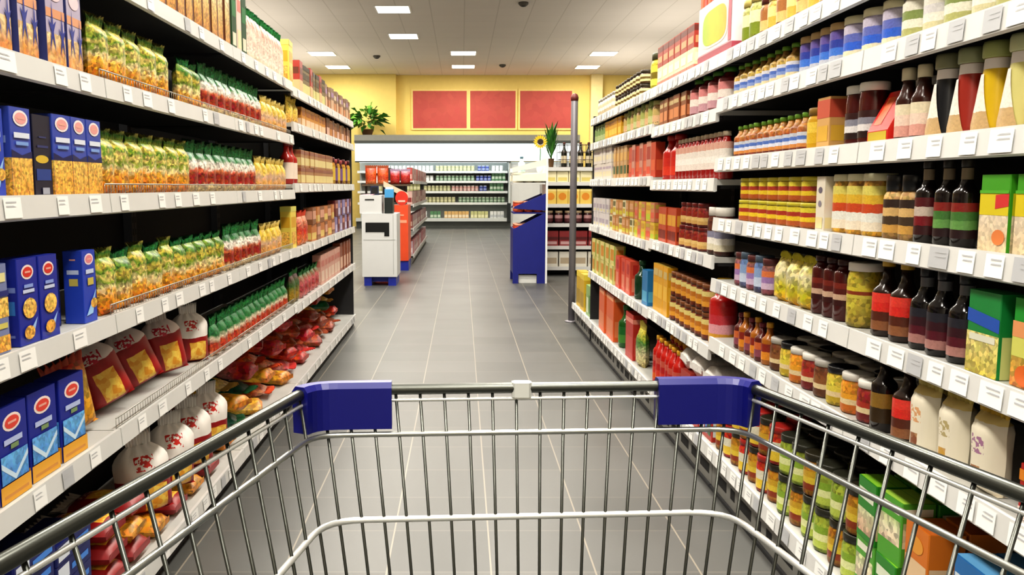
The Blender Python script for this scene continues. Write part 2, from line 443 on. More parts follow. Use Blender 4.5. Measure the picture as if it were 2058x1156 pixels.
vis = [(-1.27, 16.5, 'nearest ceiling light of the pair above the aisle centre, cut by the frame'), (-1.27, 19.4, 'second ceiling light of the pair above the aisle centre'),
       (-3.45, 21.9, 'ceiling light over the left shelves, front one of its pair'), (-3.4, 24.3, 'ceiling light over the left shelves, close to the back wall'),
       (.04, 21.8, 'ceiling light in the middle, front one of its pair'), (.04, 24.2, 'ceiling light in the middle, close to the red panels'),
       (3.5, 21.9, 'ceiling light over the right shelves, front one of its pair'), (3.45, 24.3, 'ceiling light over the right shelves, close to the back wall')]
for x, y, lb in vis: ceiling_light(x, y, lb, P)
for y in (-2.5, -.2, 2.2, 4.6, 7.0, 9.4, 12.0):
    for x in (-1.27, .7):
        ceiling_light(x, y, 'square ceiling light above the near aisle, out of view', P * 1.15, 'near ceiling light panels')
for y in (2, 7, 12, 17, 22):                        # added fill: unseen area lights brighten the ceiling, no fixture there
    for x in (-4.2, 4.2):
        l = D.lights.new('fill_uplight', 'AREA'); l.shape = 'RECTANGLE'; l.size = 1.2; l.size_y = 4; l.energy = UP; l.color = (1, .95, .88)
        lo = D.objects.new('fill_uplight', l); COL.objects.link(lo); lo.location = (x, y, 2.7); lo.rotation_euler = (math.pi, 0, 0)
# smoke detectors
det = flat('#5c5850', .6)
for i, (px, py, lb) in enumerate(((1052, 5, 'small dark ceiling sensor nearest the camera'), (757, 112, 'small dark ceiling sensor beside the left light pair'), (1010, 130, 'small dark ceiling sensor near the middle light pair'))):
    v = (578 - py) / F; t = (CEIL - H) / (-SP + CP * v)
    e = MB(); e.lathe([(.09, -.0), (.09, -.03), (.06, -.06), (.02, -.065)], det, 14)
    o = e.obj('smoke_detector'); o.location = ((px - VX) / F * t, (CP + SP * v) * t, CEIL - .001)
    o['label'] = lb; o['category'] = 'sensor'
    e2 = MB(); e2.lathe([(.045, -.06), (.045, -.068), (.02, -.075)], flat('#3a3733', .5), 12); e2.obj('sensor_cap', o)

# ------------------------------------------------------------------ gondola shelving
black = flat('#0b0b0c', .7, var=.2)
dark = flat('#232326', .55)
lipm = flat('#d6d6d4', .4, var=.05)
tagw = flat('#f6f6f4', .4, var=.02)
tagg = flat('#b9bbbf', .4, var=.03)
shelfm = flat('#bdbdb9', .45)
kickm = flat('#7e7d78', .45)
wirem = flat('#a9a79f', .35, .8)

def bay(side, y0, y1, zs, base_z, top, label, guard=(), tagdens=5, depth=.46, back=True, end=False):
    """one shelving bay: back panel, two uprights, shelves with price rails and tags, base with kick plate"""
    sg = -1 if side == 'L' else 1; X = XL if side == 'L' else XR
    root = empty('shelving_bay', (X, y0, 0), 0, label=label, category='shelving', group='shelving bays along the aisle')
    W = y1 - y0; xb = sg * depth
    def bx(mb, xa, xc, ya, yc, za, zc, mat): mb.box(min(xa, xc), max(xa, xc), ya, yc, za, zc, mat)
    if back:
        e = MB(); bx(e, xb, xb + sg * .02, 0, W, .02, top, black); e.obj('back_panel', root)
    for yy in (0.002, W - .026):
        e = MB(); bx(e, xb - sg * .035, xb - sg * .001, yy, yy + .024, .02, top, dark)
        for k in range(int(top / .05)): bx(e, xb - sg * .0355, xb - sg * .036, yy + .008, yy + .016, .05 + k * .05, .075 + k * .05, black)
        e.obj('upright', root)
    for si, z in enumerate(list(zs) + [base_z]):
        base = si == len(zs)
        e = MB(); bx(e, sg * .012, xb - sg * .04, .003, W - .003, z - .022, z, shelfm)
        if not base:
            bx(e, sg * .03, xb - sg * .05, .012, .03, z - .036, z - .022, dark); bx(e, sg * .03, xb - sg * .05, W - .03, W - .012, z - .036, z - .022, dark)
            bx(e, sg * .02, xb - sg * .05, .03, W - .03, z - .03, z - .0225, dark)
        sh = e.obj('base_shelf' if base else 'shelf', root)
        e = MB(); f = -sg
        prof = [(sg * .012, z + .004), (0, z + .006), (f * .004, z - .044), (sg * .004, z - .048), (sg * .012, z - .045)]
        b = len(e.v); n = len(prof)
        for yy in (.003, W - .003): e.v += [(x, yy, zz_) for x, zz_ in prof]
        for i in range(n): e.face((b + i, b + (i + 1) % n, b + n + (i + 1) % n, b + n + i), lipm)
        e.face(tuple(range(b, b + n)), lipm); e.face(tuple(range(b + 2 * n - 1, b + n - 1, -1)), lipm)
        e.obj('price_rail', sh)
        yy = .05 + rnd.uniform(0, .1); dens = tagdens if isinstance(tagdens, (int, float)) else tagdens[si]
        while dens and yy < W - .1:
            tw = rnd.choice((.055, .06, .07)); mt = tagw if rnd.random() < (.72 if side == 'R' else .93) else tagg
            e = MB()
            def pt(y, s_): return (f * (.0008 + .004 * s_ + .0015), y, z + .006 - .05 * s_)
            e.poly([pt(yy, .08), pt(yy + tw, .08), pt(yy + tw, .93), pt(yy, .93)], mt)
            for q in (.25, .42): e.poly([tuple(Vector(p) + Vector((f * .0005, 0, 0))) for p in (pt(yy + tw * .12, q), pt(yy + tw * (.5 + rnd.random() * .3), q), pt(yy + tw * .7, q + .06), pt(yy + tw * .12, q + .06))], tagg)
            e.obj('price_tag', sh)
            yy += tw + rnd.uniform(.2, 1.6) * (1.0 / dens) * .25
        if si in guard and not base:
            e = MB(); gx = sg * .016
            e.tube([(gx, .01, z + .004), (gx, W - .01, z + .004)], .0015, wirem, 5); e.tube([(gx, .01, z + .03), (gx, W - .01, z + .03)], .002, wirem, 5)
            k = .01
            while k < W: e.tube([(gx, k, z + .004), (gx, k, z + .03)], .0009, wirem, 4); k += .02
            e.obj('wire_guard', sh)
    if base_z < .5:                                             # kick plate with ventilation slots
        e = MB(); bx(e, sg * .03, sg * .045, .003, W - .003, .0, base_z - .046, kickm)
        bx(e, sg * .02, sg * .031, .003, W - .003, .0, .012, dark)
        if side == 'R':
            k = .04
            while k < W - .12:
                wv = rnd.choice((.05, .09, .13)); bx(e, sg * .0292, sg * .0298, k, k + wv, .045, .085, black); k += wv + .05
        else:
            bx(e, sg * .026, sg * .031, .003, W - .003, base_z - .062, base_z - .052, dark)
        e.obj('kick_plate', root)
    if end:
        e = MB(); bx(e, sg * .02, xb, W + .001, W + .018, .02, top, dark); e.obj('end_panel', root)
    return root

LZ = [1.755, 1.47, 1.175, .855, .545]
LZ2 = [1.735, 1.545, 1.21, .85, .535]
LB = .09
for y0, y1, zs, nm, g in ((.95, 2.275, LZ, 'black left shelving bay nearest the cart, filled with blue pasta boxes', ()),
                       (2.275, 3.56, LZ, 'black left shelving bay with wire-fronted rows of green-topped pasta bags', (1, 2, 3, 4)),
                       (3.56, 4.8, LZ, 'black left shelving bay third from the cart, red green-topped bags', (1, 2, 3, 4)),
                       (4.8, 6.12, LZ2, 'black left shelving bay fourth from the cart, shelves stepped from its neighbour', ()),
                       (6.12, 7.45, LZ2, 'black left shelving bay farthest down the aisle, beside the white counter', ())):
    bay('L', y0, y1, zs, LB, zs[0] + .03, nm, g, tagdens=1.3, end=y1 > 7)
RZ = [1.69, 1.52, 1.30, 1.075, .84, .61]
RZ2 = [1.69, 1.49, 1.225, .925, .565]
RZ3 = [1.69, 1.51, 1.245, .91, .555]
RB = .18
for y0, y1, zs, nm in ((.92, 2.14, RZ, 'black right shelving bay nearest the cart with bottles and green cartons'),
                       (2.14, 3.35, RZ, 'black right shelving bay second from the cart, jars and yellow pouches'),
                       (3.35, 4.48, RZ2, 'black right shelving bay third from the cart with ketchup bottles'),
                       (4.48, 5.55, RZ3, 'black right shelving bay fourth from the cart'),
                       (5.55, 6.6, RZ3, 'black right shelving bay farthest along, next to the open end rack')):
    bay('R', y0, y1, zs, RB, 1.72, nm, (), tagdens=6, end=y1 > 6.5)
bay('R', 6.625, 7.55, [], RB, .5, 'low open end rack with only a base shelf, by the grey post', (), tagdens=5, back=False)

# end post of the right run
e = MB(); pm = flat('#838086', .4, .3)
e.lathe([(.030, .012), (.030, 1.93), (.02, 1.95)], pm, 12)
o = e.obj('end_post'); o.location = (XR + .006, 7.62, 0); o['label'] = 'slim grey metal post at the far end of the right shelves'; o['category'] = 'post'
e = MB(); e.lathe([(.06, 0), (.06, .008), (.036, .014)], pm, 14); e.obj('base_plate', o)
e = MB(); e.lathe([(.031, 1.93), (.034, 1.96), (.026, 1.985), (.008, 1.995)], flat('#6a2f2a', .5), 12); e.obj('finial', o)
exec_products = True
# ------------------------------------------------------------------ packaging designs
pasta = printed('pasta_picture', [(0, '#e8a43a'), (.5, '#f3c765'), (1, '#f6dfa0')], amp=.3, scale=60, mottled=.55)
wheat = printed('wheat_picture', [(0, '#d98d3a'), (.5, '#f0d9a8'), (1, '#f7efe0')], amp=.35, scale=40, mottled=.4)
lblue = printed('sky_window', [(0, '#2f74c8'), (.5, '#6db4ee'), (1, '#3c86d6')], amp=.3, scale=40, mottled=.3)
WHT, RED, NAVY, BLUE = '#f2eee8', '#d8362c', '#151a55', '#1f2f9c'
def disc(cu, cv, ru, rv, inner=RED, ring='#f6e4de'): return [('e', cu, cv, ru, rv, ring), ('e', cu, cv, ru * .78, rv * .72, inner), ('r', cu - ru * .45, cv - rv * .12, cu + ru * .45, cv + rv * .14, '#f0b0a0')]
# blue pasta boxes
bx_oval = carton('pasta_box', 'pasta box', .086, .05, .188, BLUE, disc(.5, .84, .3, .085) + [('r', .22, .60, .78, .64, '#c9d3ee'), ('r', .28, .66, .72, .70, '#8ea4e2'), ('e', .5, .42, .34, .12, pasta), ('p', [(.25, .08), (.85, .30), (.62, .10)], '#9fc4f2'), ('e', .42, .14, .26, .08, pasta)],
    side=[('r', .1, .62, .9, .68, '#7f93d8'), ('r', .15, .36, .85, .52, '#3d7fd0'), ('r', .2, .1, .8, .13, '#6c7fc8')], top='#2434a4')
bx_pasta = carton('pasta_box', 'pasta box', .086, .05, .19, '#3a4fae', [('r', 0, 0, 1, .44, pasta), ('p', [(0, .44), (1, .44), (1, .52), (.5, .47), (0, .53)], NAVY)] + disc(.5, .88, .36, .09, '#eea6a4', '#f8ecec') + [('r', .12, .66, .88, .72, '#dfe6f4'), ('r', .2, .58, .8, .62, '#7fa4e0')],
    side=[('r', 0, 0, 1, .44, pasta), ('r', .2, .6, .8, .68, '#8fa4dc')], top='#2f429c')
bx_dark = carton('pasta_box', 'pasta box', .086, .05, .182, '#0e1130', [('e', .45, .46, .36, .05, '#d7b63a'), ('r', .1, .2, .9, .34, '#1d3f8c'), ('r', .2, .6, .8, .63, '#2a3470'), ('r', .3, .72, .7, .74, '#2a3470'), ('r', .36, .03, .75, .11, '#9fa2b0')], side=[('r', .2, .2, .8, .4, '#1b2f6c')], top='#15183c')
bx_navy = carton('pasta_box', 'pasta box', .09, .05, .165, '#141c66', [('r', .12, .42, .88, .62, '#4f9fe8'), ('r', .47, .42, .53, .62, '#2f6fc0'), ('r', .3, .88, .7, .92, '#aab4e0'), ('r', .12, .24, .88, .28, '#5a5fa8'), ('r', .1, .04, .9, .2, '#26409a')], top='#1a2474')
bx_blue2 = carton('pasta_box', 'pasta box', .072, .05, .182, '#2b48b8', disc(.5, .88, .34, .08, '#e88c98', '#f6e3ea') + [('r', .2, .68, .8, .74, '#c8d4f0'), ('r', .3, .52, .75, .62, '#c9b85a'), ('p', [(.1, .1), (.9, .45), (.6, .12)], '#9ecbf4'), ('e', .7, .26, .25, .07, pasta)], top='#2b48b8')
bx_pics = carton('pasta_box', 'pasta box', .085, .05, .185, '#7c86b0', [('r', .0, .40, 1, .62, pasta), ('r', 0, .02, 1, .2, pasta), ('r', .1, .80, .9, .90, '#e6dca0'), ('r', .1, .28, .9, .34, '#d4c86a'), ('r', 0, .64, 1, .70, '#26307a')], top='#5a66a0')
star = lambda cx, cy, s: ('p', [(cx, cy + s * 1.4), (cx + s * .18, cy + s * .3), (cx + s * .8, cy + s * .5), (cx + s * .25, cy), (cx + s * .6, cy - s * .9), (cx, cy - s * .25), (cx - s * .6, cy - s * .9), (cx - s * .25, cy), (cx - s * .8, cy + s * .5), (cx - s * .18, cy + s * .3)], '#2d3a94')
bx_wheat = carton('pasta_box', 'pasta box', .084, .05, .20, '#b9aec6', [('r', 0, 0, 1, .40, wheat), ('r', 0, .58, 1, .68, '#e0a078'), ('e', .5, .86, .34, .09, '#f0d4dc'), star(.3, .42, .26), star(.82, .36, .24)], side=[('r', 0, 0, 1, 1, '#4a4f88')], top='#8c86b4')
bx_big = carton('pasta_box', 'pasta box', .122, .06, .20, '#1b2a94', disc(.5, .82, .30, .095, '#e2493c') + [('r', .2, .60, .8, .66, '#b9c6ee'), ('r', .4, .54, .66, .59, '#7f9a6a'), ('r', .06, .2, .94, .50, lblue), ('p', [(.06, .44), (.5, .26), (.94, .46), (.94, .40), (.5, .20), (.06, .38)], '#cfe6fa'), ('r', 0, 0, 1, .19, '#e2a52c'), ('r', .1, .05, .9, .08, '#c8862a')], top='#23329c')

# bags
bagA_m = printed('gold_bag_print', [(0, '#c8700c'), (.22, '#e0921e'), (.38, '#ecb048'), (.48, '#f0dca0'), (.58, '#7f9a22'), (.68, '#e8cf7a'), (.78, '#5f8f24'), (.9, '#d8c050'), (1, '#7d9a2c')], amp=.2, scale=46, mottled=.65)
bagA2_m = printed('yellow_green_bag_print', [(0, '#cf8018'), (.26, '#e3a23a'), (.42, '#f0dca0'), (.54, '#6f9022'), (.70, '#dcc458'), (.82, '#3f7a2a'), (1, '#8aa03a')], amp=.22, scale=40, mottled=.65)
sealG = printed('green_seal_print', [(0, '#8a962a'), (.5, '#3f7a30'), (1, '#cfc064')], amp=.3, scale=50, mottled=.5)
sealDG = printed('dark_green_seal_print', [(0, '#1f6a38'), (.5, '#2f8a4a'), (1, '#1c5530')], amp=.35, scale=60, mottled=.7)
bagB_m = printed('red_bag_print', [(0, '#d8b070'), (.16, '#e0c890'), (.24, '#a8301a'), (.46, '#93281a'), (.56, '#d8744a'), (.64, '#ecdfcf'), (.78, '#e4dcd0'), (.86, '#3f7a48'), (1, '#246a3a')], amp=.14, scale=40, mottled=.6)
bagA = bag('pasta_bag', 'pasta bag', .102, .055, .175, bagA_m, sealG, .13, taper=.8)
bagA2 = bag('pasta_bag', 'pasta bag', .108, .058, .165, bagA2_m, sealDG, .13, taper=.8)
bagB = bag('pasta_bag', 'pasta bag', .098, .055, .185, bagB_m, sealDG, .22)
bagBs = bag('pasta_bag', 'pasta bag', .092, .055, .155, printed('low_red_bag_print', [(0, '#e7c79c'), (.16, '#cc5530'), (.40, '#b8452a'), (.55, '#e5d8bc'), (.68, '#2f7a42'), (1, '#256a3a')], amp=.12, scale=40), sealDG, .24)
bagGold = bag('noodle_packet', 'noodle packet', .10, .045, .16, printed('gold_packet_print', [(0, '#c98a4a'), (.3, '#e0a860'), (.5, '#d8b49a'), (.7, '#e8c45a'), (1, '#d6b83a')], amp=.2, scale=30, mottled=.4), printed('gold_seal_print', [(0, '#c9a83a'), (1, '#e8d890')], mottled=.3))
bagWR_m = windowed('white_red_bag_print', '#95161a', ('#d8912a', '#f0d060'), (.42, .03, .86, .42), '#ede8e2', .52, '#c8281e', (.34, .66, .68, .86))
bagWR = bag('flour_bag', 'large bag', .165, .10, .245, bagWR_m, flat('#efebe6', .45), .17, taper=.6, shoulder=.55, nu=14, nv=14)
bagWL = bag('flour_bag', 'large bag', .165, .10, .245, windowed('red_white_tip_print', '#9a181a', ('#d8912a', '#f0d060'), (.36, .05, .80, .58), '#e6d8d2', .74, '#c8384a', (.3, .72, .7, .9)), flat('#cfc6c0', .4), .17, taper=.6, shoulder=.5, nu=14, nv=14)
bagRG = bag('pasta_bag', 'pasta bag', .14, .065, .24, windowed('red_gold_bag_print', '#8f181a', ('#d88a22', '#f0cc58'), (.25, .1, .9, .72), '#ddd0c2', .9, '#e8b8a8', (.3, .72, .7, .85)), flat('#cfc4b6', .35), .14)
bagOr = bag('pasta_bag', 'pasta bag', .13, .06, .2, printed('orange_bag_print', [(0, '#c9851e'), (.4, '#e8a52e'), (.7, '#eec55a'), (1, '#c8451e')], amp=.15, scale=24), flat('#b0401e', .4), .12)

def rich(nm, *cols, amp=.2, scale=40, mot=.5):
    n = len(cols); return printed(nm, [(i / max(1, n - 1), c) for i, c in enumerate(cols)], amp=amp, scale=scale, mottled=mot)

PLT = 'on the aisle left'
top_, s2, s3, s4, s5, bot = ('top shelf at left', 'second shelf at left', 'third shelf at left', 'fourth shelf at left', 'fifth shelf at left', 'bottom shelf at left')
# ---- left top shelf
lasag = carton('lasagne_packet', 'pasta packet', .092, .05, .25, rich('lasagne_print', '#b9742a', '#d9a24a', '#e8c27a', '#e6d8a8', '#d0a04a', amp=.12), [('r', .84, 0, 1, 1, '#6a3a1e'), ('r', .12, .7, .7, .8, '#efe3bc')], top='#d9b060')
run('L', 1.755, 330, 478, lasag, 'tall golden pasta packet with brown edge', top_, pitch=.1)
dgp = carton('noodle_packet', 'noodle packet', .07, .05, .26, '#1c4a2a', [('r', .1, .55, .9, .8, '#2d7a44'), ('r', .15, .1, .85, .3, '#e6dcc4')], top='#1c4a2a')
wpk = carton('noodle_packet', 'noodle packet', .07, .05, .25, '#ead2c8', [('r', .1, .7, .9, .9, '#d8867a'), ('r', .1, .1, .9, .4, '#e8dcae')], top='#dcd0c4')
run('L', 1.755, 479, 508, [dgp, wpk], ['dark green upright packet', 'pale pink upright packet'], top_, pitch=.08)
npk_m = rich('pale_packet_print', '#e0d0a8', '#f0e2d2', '#ead0c0', '#eddccb', '#d8a494', '#e8dcc8', amp=.1, mot=.3)
npk = bag('noodle_packet', 'noodle packet', .062, .045, .235, npk_m, sealDG, .13, nu=8)
run('L', 1.755, 509, 581, npk, 'pale pink packet with green crimped top', top_, pitch=.064)
yb = carton('pasta_box', 'pasta box', .14, .06, .235, '#e8cf5a', [('r', .1, .5, .9, .75, '#d8a62c'), ('r', .15, .1, .85, .4, pasta), ('r', .0, .88, 1, 1, '#d6d06a')], top='#e6d060')
run('L', 1.755, 583, 603, yb, 'big yellow box standing at the shelf joint', top_, pitch=.15)
rpk = carton('sauce_packet', 'sauce packet', .11, .05, .19, '#a83a34', [('r', 0, .1, 1, .42, '#d8b88a'), ('r', .1, .6, .9, .8, '#6a3428')], top='#6a2a24')
gpk = carton('sauce_packet', 'sauce packet', .11, .05, .18, '#7a6a48', [('r', 0, .05, 1, .4, '#d4cf8c'), ('r', .1, .55, .9, .75, '#4a4030'), ('r', 0, .85, 1, 1, '#3a352a')], top='#4a4234')
run('L', 1.735, 610, 660, [rpk, gpk, gpk], ['small red and tan packet', 'small olive and cream packet', 'small olive and cream carton'], top_ + ' beyond the yellow box', pitch=.115)
bpk = carton('sauce_packet', 'sauce packet', .12, .05, .17, '#8c7464', [('r', .05, .1, .95, .5, '#d8b496'), ('r', .1, .62, .9, .82, '#a88ab0')], top='#6a584a')
bpk2 = carton('sauce_packet', 'sauce packet', .12, .05, .16, '#7c5a44', [('r', .05, .1, .95, .45, '#c98a62'), ('r', .1, .6, .9, .8, '#d8c8b0')], top='#5a4434')
run('L', 1.735, 661, 712, [bpk, bpk2], ['small mauve brown packet', 'small brown packet with cream band'], top_ + ' far end', pitch=.13)
# ---- left second shelf
run('L', 1.47, 3, 105, bx_wheat, 'lilac and blue wheat pasta box', s2, pitch=.087)
run('L', 1.47, 121, 211, bx_wheat, 'lilac wheat pasta box past the dark gap', s2, pitch=.087)
run('L', 1.47, 214, 364, bagA, 'gold pasta bag with green top', s2, pitch=.105)
run('L', 1.47, 388, 426, bagA2, 'yellow green pasta bag behind wire guard', s2, pitch=.112)
run('L', 1.47, 427, 540, bagB, 'red and white pasta bag with green top', s2, pitch=.105)
run('L', 1.47, 542, 588, bagGold, 'small pinkish gold noodle packet', s2, pitch=.105)
run('L', 1.545, 592, 613, bag('noodle_packet', 'noodle packet', .12, .05, .15, rich('yellow_packet_print', '#e0a050', '#e8c860', '#ecd850'), flat('#e6d060')), 'yellow noodle packet', s2 + ' far section', pitch=.125)
run('L', 1.545, 615, 662, carton('soup_packet', 'soup packet', .13, .05, .12, '#c98a3a', [('r', .05, .08, .95, .45, '#ecc9a8'), ('r', .1, .6, .9, .85, '#9a5a2a')]), 'orange brown soup packet', s2 + ' far section', pitch=.135)
run('L', 1.545, 664, 712, [carton('soup_packet', 'soup packet', .12, .05, .13, '#6a3a2a', [('r', .1, .1, .9, .5, '#d8b0a0')]), carton('soup_packet', 'soup packet', .12, .05, .12, '#b8763a', [('r', .1, .5, .9, .9, '#7a4a2a')])], ['dark brown soup packet', 'tan brown soup packet'], s2 + ' far section', pitch=.13)
# ---- left third shelf
run('L', 1.175, 0, 47, bx_blue2, 'bright blue pasta box', s3, pitch=.088)
run('L', 1.175, 47, 94, bx_pasta, 'blue pasta box with pink disc and large pasta picture', s3, pitch=.088)
run('L', 1.175, 96, 132, bx_dark, 'black box with yellow oval', s3, pitch=.088)
run('L', 1.175, 133, 226, bx_pasta, 'blue pasta box past the black box', s3, pitch=.088)
run('L', 1.175, 230, 402, bagA, 'gold pasta bag with green top', s3, pitch=.105)
run('L', 1.175, 403, 530, bagB, 'red and white pasta bag with green top', s3, pitch=.105)
run('L', 1.175, 532, 588, bagGold, 'pinkish gold noodle packet', s3, pitch=.11)
run('L', 1.21, 596, 611, bottle('sauce_bottle', 'sauce bottle', .04, .24, flat('#a8261e', .25), flat('#7a1a18', .3), flat('#ecdccc', .4)), 'red bottle with white label', s3 + ' far section', pitch=.12)
ylw = bag('noodle_packet', 'noodle packet', .12, .05, .13, rich('yellow_lump_print', '#c98a2a', '#e0b830', '#e8cc50'), flat('#e0c860'))
lng = carton('soup_packet', 'soup packet', .15, .06, .1, '#a8764a', [('r', .03, .1, .97, .55, '#dcc98a'), ('r', .0, .75, 1, .95, '#8a4a34')])
run('L', 1.21, 613, 676, lng, 'long brown cream packet', s3 + ' far section', pitch=.16, tiers=2)
run('L', 1.21, 678, 712, [jar('sauce_jar', 'sauce jar', .055, .2, rich('gold_jar_fill', '#8a6a2a', '#d8b040', '#c98a3a'), flat('#5a1e26', .35), flat('#d8b84a')), jar('sauce_jar', 'sauce jar', .055, .19, flat('#4a1a20', .3), flat('#a84a4a', .35), flat('#7a5a8a'))], ['gold jar with maroon lid', 'maroon jar with purple label'], s3 + ' far section', pitch=.13)
# ---- left fourth shelf
run('L', .855, 0, 66, bx_pics, 'grey blue box with stacked pasta pictures', s4, pitch=.088)
run('L', .855, 67, 141, bx_oval, 'deep blue pasta box with red oval', s4, pitch=.088)
run('L', .855, 146, 190, bx_navy, 'navy box with light blue window, set back', s4, pitch=.1, setback=.07)
run('L', .855, 190, 228, bx_blue2, 'slim blue pasta box with pink disc', s4, pitch=.08)
run('L', .855, 231, 375, [bagA, bagA2], ['gold pasta bag with green top', 'yellow green pasta bag with dark green top'], s4, pitch=.112)
run('L', .855, 376, 471, bagA2, 'green-topped yellow pasta bag in the long row', s4, pitch=.112)
run('L', .855, 473, 539, bagB, 'red and white pasta bag with green top', s4, pitch=.11)
run('L', .855, 541, 580, bagGold, 'brown gold noodle packet', s4, pitch=.105)
run('L', .85, 582, 612, yb, 'big yellow box by the shelf joint', s4, pitch=.15)
run('L', .85, 613, 634, bag('noodle_packet', 'noodle packet', .13, .05, .2, rich('orange_red_print', '#e08a50', '#c8402a', '#e0a080'), flat('#c84a34')), 'orange red noodle packet', s4 + ' far section', pitch=.14)
run('L', .85, 636, 680, [carton('soup_packet', 'soup packet', .15, .06, .105, '#c07a44', [('r', .05, .1, .95, .5, '#dcc070')]), carton('soup_packet', 'soup packet', .15, .06, .105, '#8a5a3a', [('r', .05, .3, .95, .8, '#d8a088')])], ['orange tan box', 'brown pink box'], s4 + ' far section', pitch=.155, tiers=2)
run('L', .85, 681, 712, [carton('soup_packet', 'soup packet', .12, .06, .12, '#8a80b0', [('r', .1, .1, .9, .5, '#c8c0d8')]), carton('soup_packet', 'soup packet', .12, .06, .12, '#6a2a30', [('r', .1, .5, .9, .8, '#c88a7a')])], ['violet box', 'dark red box'], s4 + ' far section', pitch=.13, tiers=2)
# ---- left fifth shelf
run('L', .545, -60, 196, bx_big, 'wide blue pasta box with red oval and yellow base', s5, pitch=.127)
zz5 = .547
for i, (y, lean, yaw, kind, lk) in enumerate(((2.24, -.22, 1.1, bagOr, 'golden orange pasta bag leaning on the blue boxes'), (2.47, -.42, .62, bagWL, 'large red bag with white top, nearest of the leaning ones'), (2.72, -.42, .62, bagWL, 'large red bag with white top, second of the leaning ones'), (2.96, -.2, .62, bagWL, 'large red bag with white top, third leaning one'), (3.2, -.02, .62, bagWR, 'large white-topped red bag standing upright after the leaning bags'))):
    lift = abs(math.sin(lean)) * kind['w'] * .47
    put(kind, (XL - .10, y, zz5 + lift), (0, lean, yaw), lk + ', ' + s5, scale=1 if i == 0 else .88)
run('L', .545, 448, 590, bagBs, 'short red bag with thick green top', s5, pitch=.098)
run('L', .535, 592, 614, bag('herb_packet', 'herb packet', .12, .05, .19, rich('olive_print', '#7a6a2a', '#a8862a', '#3a6a34', '#5a2a3a'), sealDG), 'olive green packet', s5 + ' far section', pitch=.125)
run('L', .535, 616, 652, bag('sauce_packet', 'sauce packet', .12, .05, .16, rich('rose_packet_print', '#d88a8a', '#a83a3a', '#c86a6a', '#2f6a3a'), flat('#2f6a3a')), 'rose red packet with green top', s5 + ' far section', pitch=.125)
run('L', .535, 654, 690, carton('soup_packet', 'soup packet', .14, .06, .2, '#d0a090', [('r', .1, .1, .9, .45, '#e4c8b4'), ('r', .1, .6, .9, .8, '#c4786a')]), 'pale pink box', s5 + ' far section', pitch=.15)
run('L', .535, 691, 712, carton('soup_packet', 'soup packet', .14, .06, .22, '#8a4a2e', [('r', .1, .1, .9, .5, '#e0b8a0')]), 'brown box with pink panel', s5 + ' far section', pitch=.15)
# ---- left bottom shelf
zb = LB + .0012
flatbox = carton('pasta_box', 'pasta box', .19, .12, .05, '#1a2266', [('r', .05, .15, .35, .85, '#dfe6f2'), ('r', .42, .3, .9, .6, '#4a8ae0')], top='#141a58')
nb = 0
for j, y in enumerate((1.62, 1.84, 2.06)):
    for k in range(5 + (j == 1)):
        put(flatbox, (XL - .085 - rnd.uniform(0, .02), y + rnd.uniform(-.004, .004), zb + k * .0515), (0, 0, math.pi / 2 + rnd.uniform(-.03, .03)), f"navy box lying flat, {['lowest', 'second up', 'third up', 'fourth up', 'fifth up', 'topmost'][k]} in the {['nearest', 'middle', 'far'][j]} stack, bottom left shelf")
put(bag('snack_pouch', 'pouch', .1, .06, .11, rich('lime_print', '#6f9a1c', '#9cc43a', '#5a8a1c', scale=20), flat('#4f7a1c')), (XL - .03, 1.735, zb), (0, 0, math.pi / 2), 'small lime green pouch between the navy stacks, bottom left shelf')
lie = math.pi / 2
def lying(t, y, z, rz, lab, x=None, tilt=.0):
    """a bag lying on its back, top towards the back of the shelf"""
    return put(t, ((XL - .035) if x is None else x, y, z + t['d'] / 2 + .002), (-lie + tilt, 0, math.pi / 2 + rz), lab)
for k, (y, z, t, lab) in enumerate((
    (2.30, zb, bagRG, 'red gold pasta bag lying lowest beside the navy boxes'), (2.48, zb, bagRG, 'red gold pasta bag lying low, second from the navy boxes'), (2.66, zb, bagOr, 'golden bag lying low under the standing red bags'), (2.85, zb, bagRG, 'red gold bag lying low, under the second standing bag'),
    (3.04, zb, bagOr, 'golden bag lying low, under the third standing bag'), (3.24, zb, bagRG, 'red gold bag lying low, under the last standing bag'),
    (2.31, zb + .068, bagRG, 'red gold pasta bag on the second layer beside the navy boxes'), (2.47, zb + .068, bagOr, 'golden bag on the second layer, next to the navy boxes'),
    (2.30, zb + .136, bagRG, 'red gold pasta bag topmost of its pile beside the navy boxes'), (2.48, zb + .136, bagRG, 'red gold pasta bag on top of the golden bag'))):
    lying(t, y, z, rnd.uniform(-.05, .05), lab + ', bottom left shelf')
for k, (y, lab) in enumerate(((2.70, 'white-topped red bag standing on lying bags, nearest of four'), (2.93, 'white-topped red bag standing on lying bags, second of four'), (3.16, 'white-topped red bag standing on lying bags, third of four'), (3.38, 'white-topped red bag standing on lying bags, last of four'))):
    put(bagWR, (XL - .10, y, zb + .068), (0, [-.08, .02, -.05, .0][k], .6 + rnd.uniform(-.1, .1)), lab + ', bottom left shelf', scale=1.08)
yp = bag('snack_pouch', 'pouch', .16, .07, .22, rich('yellow_pouch_print', '#c9781e', '#e8b83a', '#f0d060', '#e0c890', amp=.25, scale=20), flat('#d8b060'))
gp = bag('snack_pouch', 'pouch', .16, .07, .22, rich('green_pouch_print', '#0f4a2a', '#1c6a3a', '#2a7a6a', '#164a2c', amp=.25, scale=20), flat('#1c5a34'))
op = bag('snack_pouch', 'pouch', .16, .07, .22, rich('orange_pouch_print', '#a82414', '#d8401c', '#e87a2c', '#f0b8a0', amp=.25, scale=20), flat('#d0502a'))
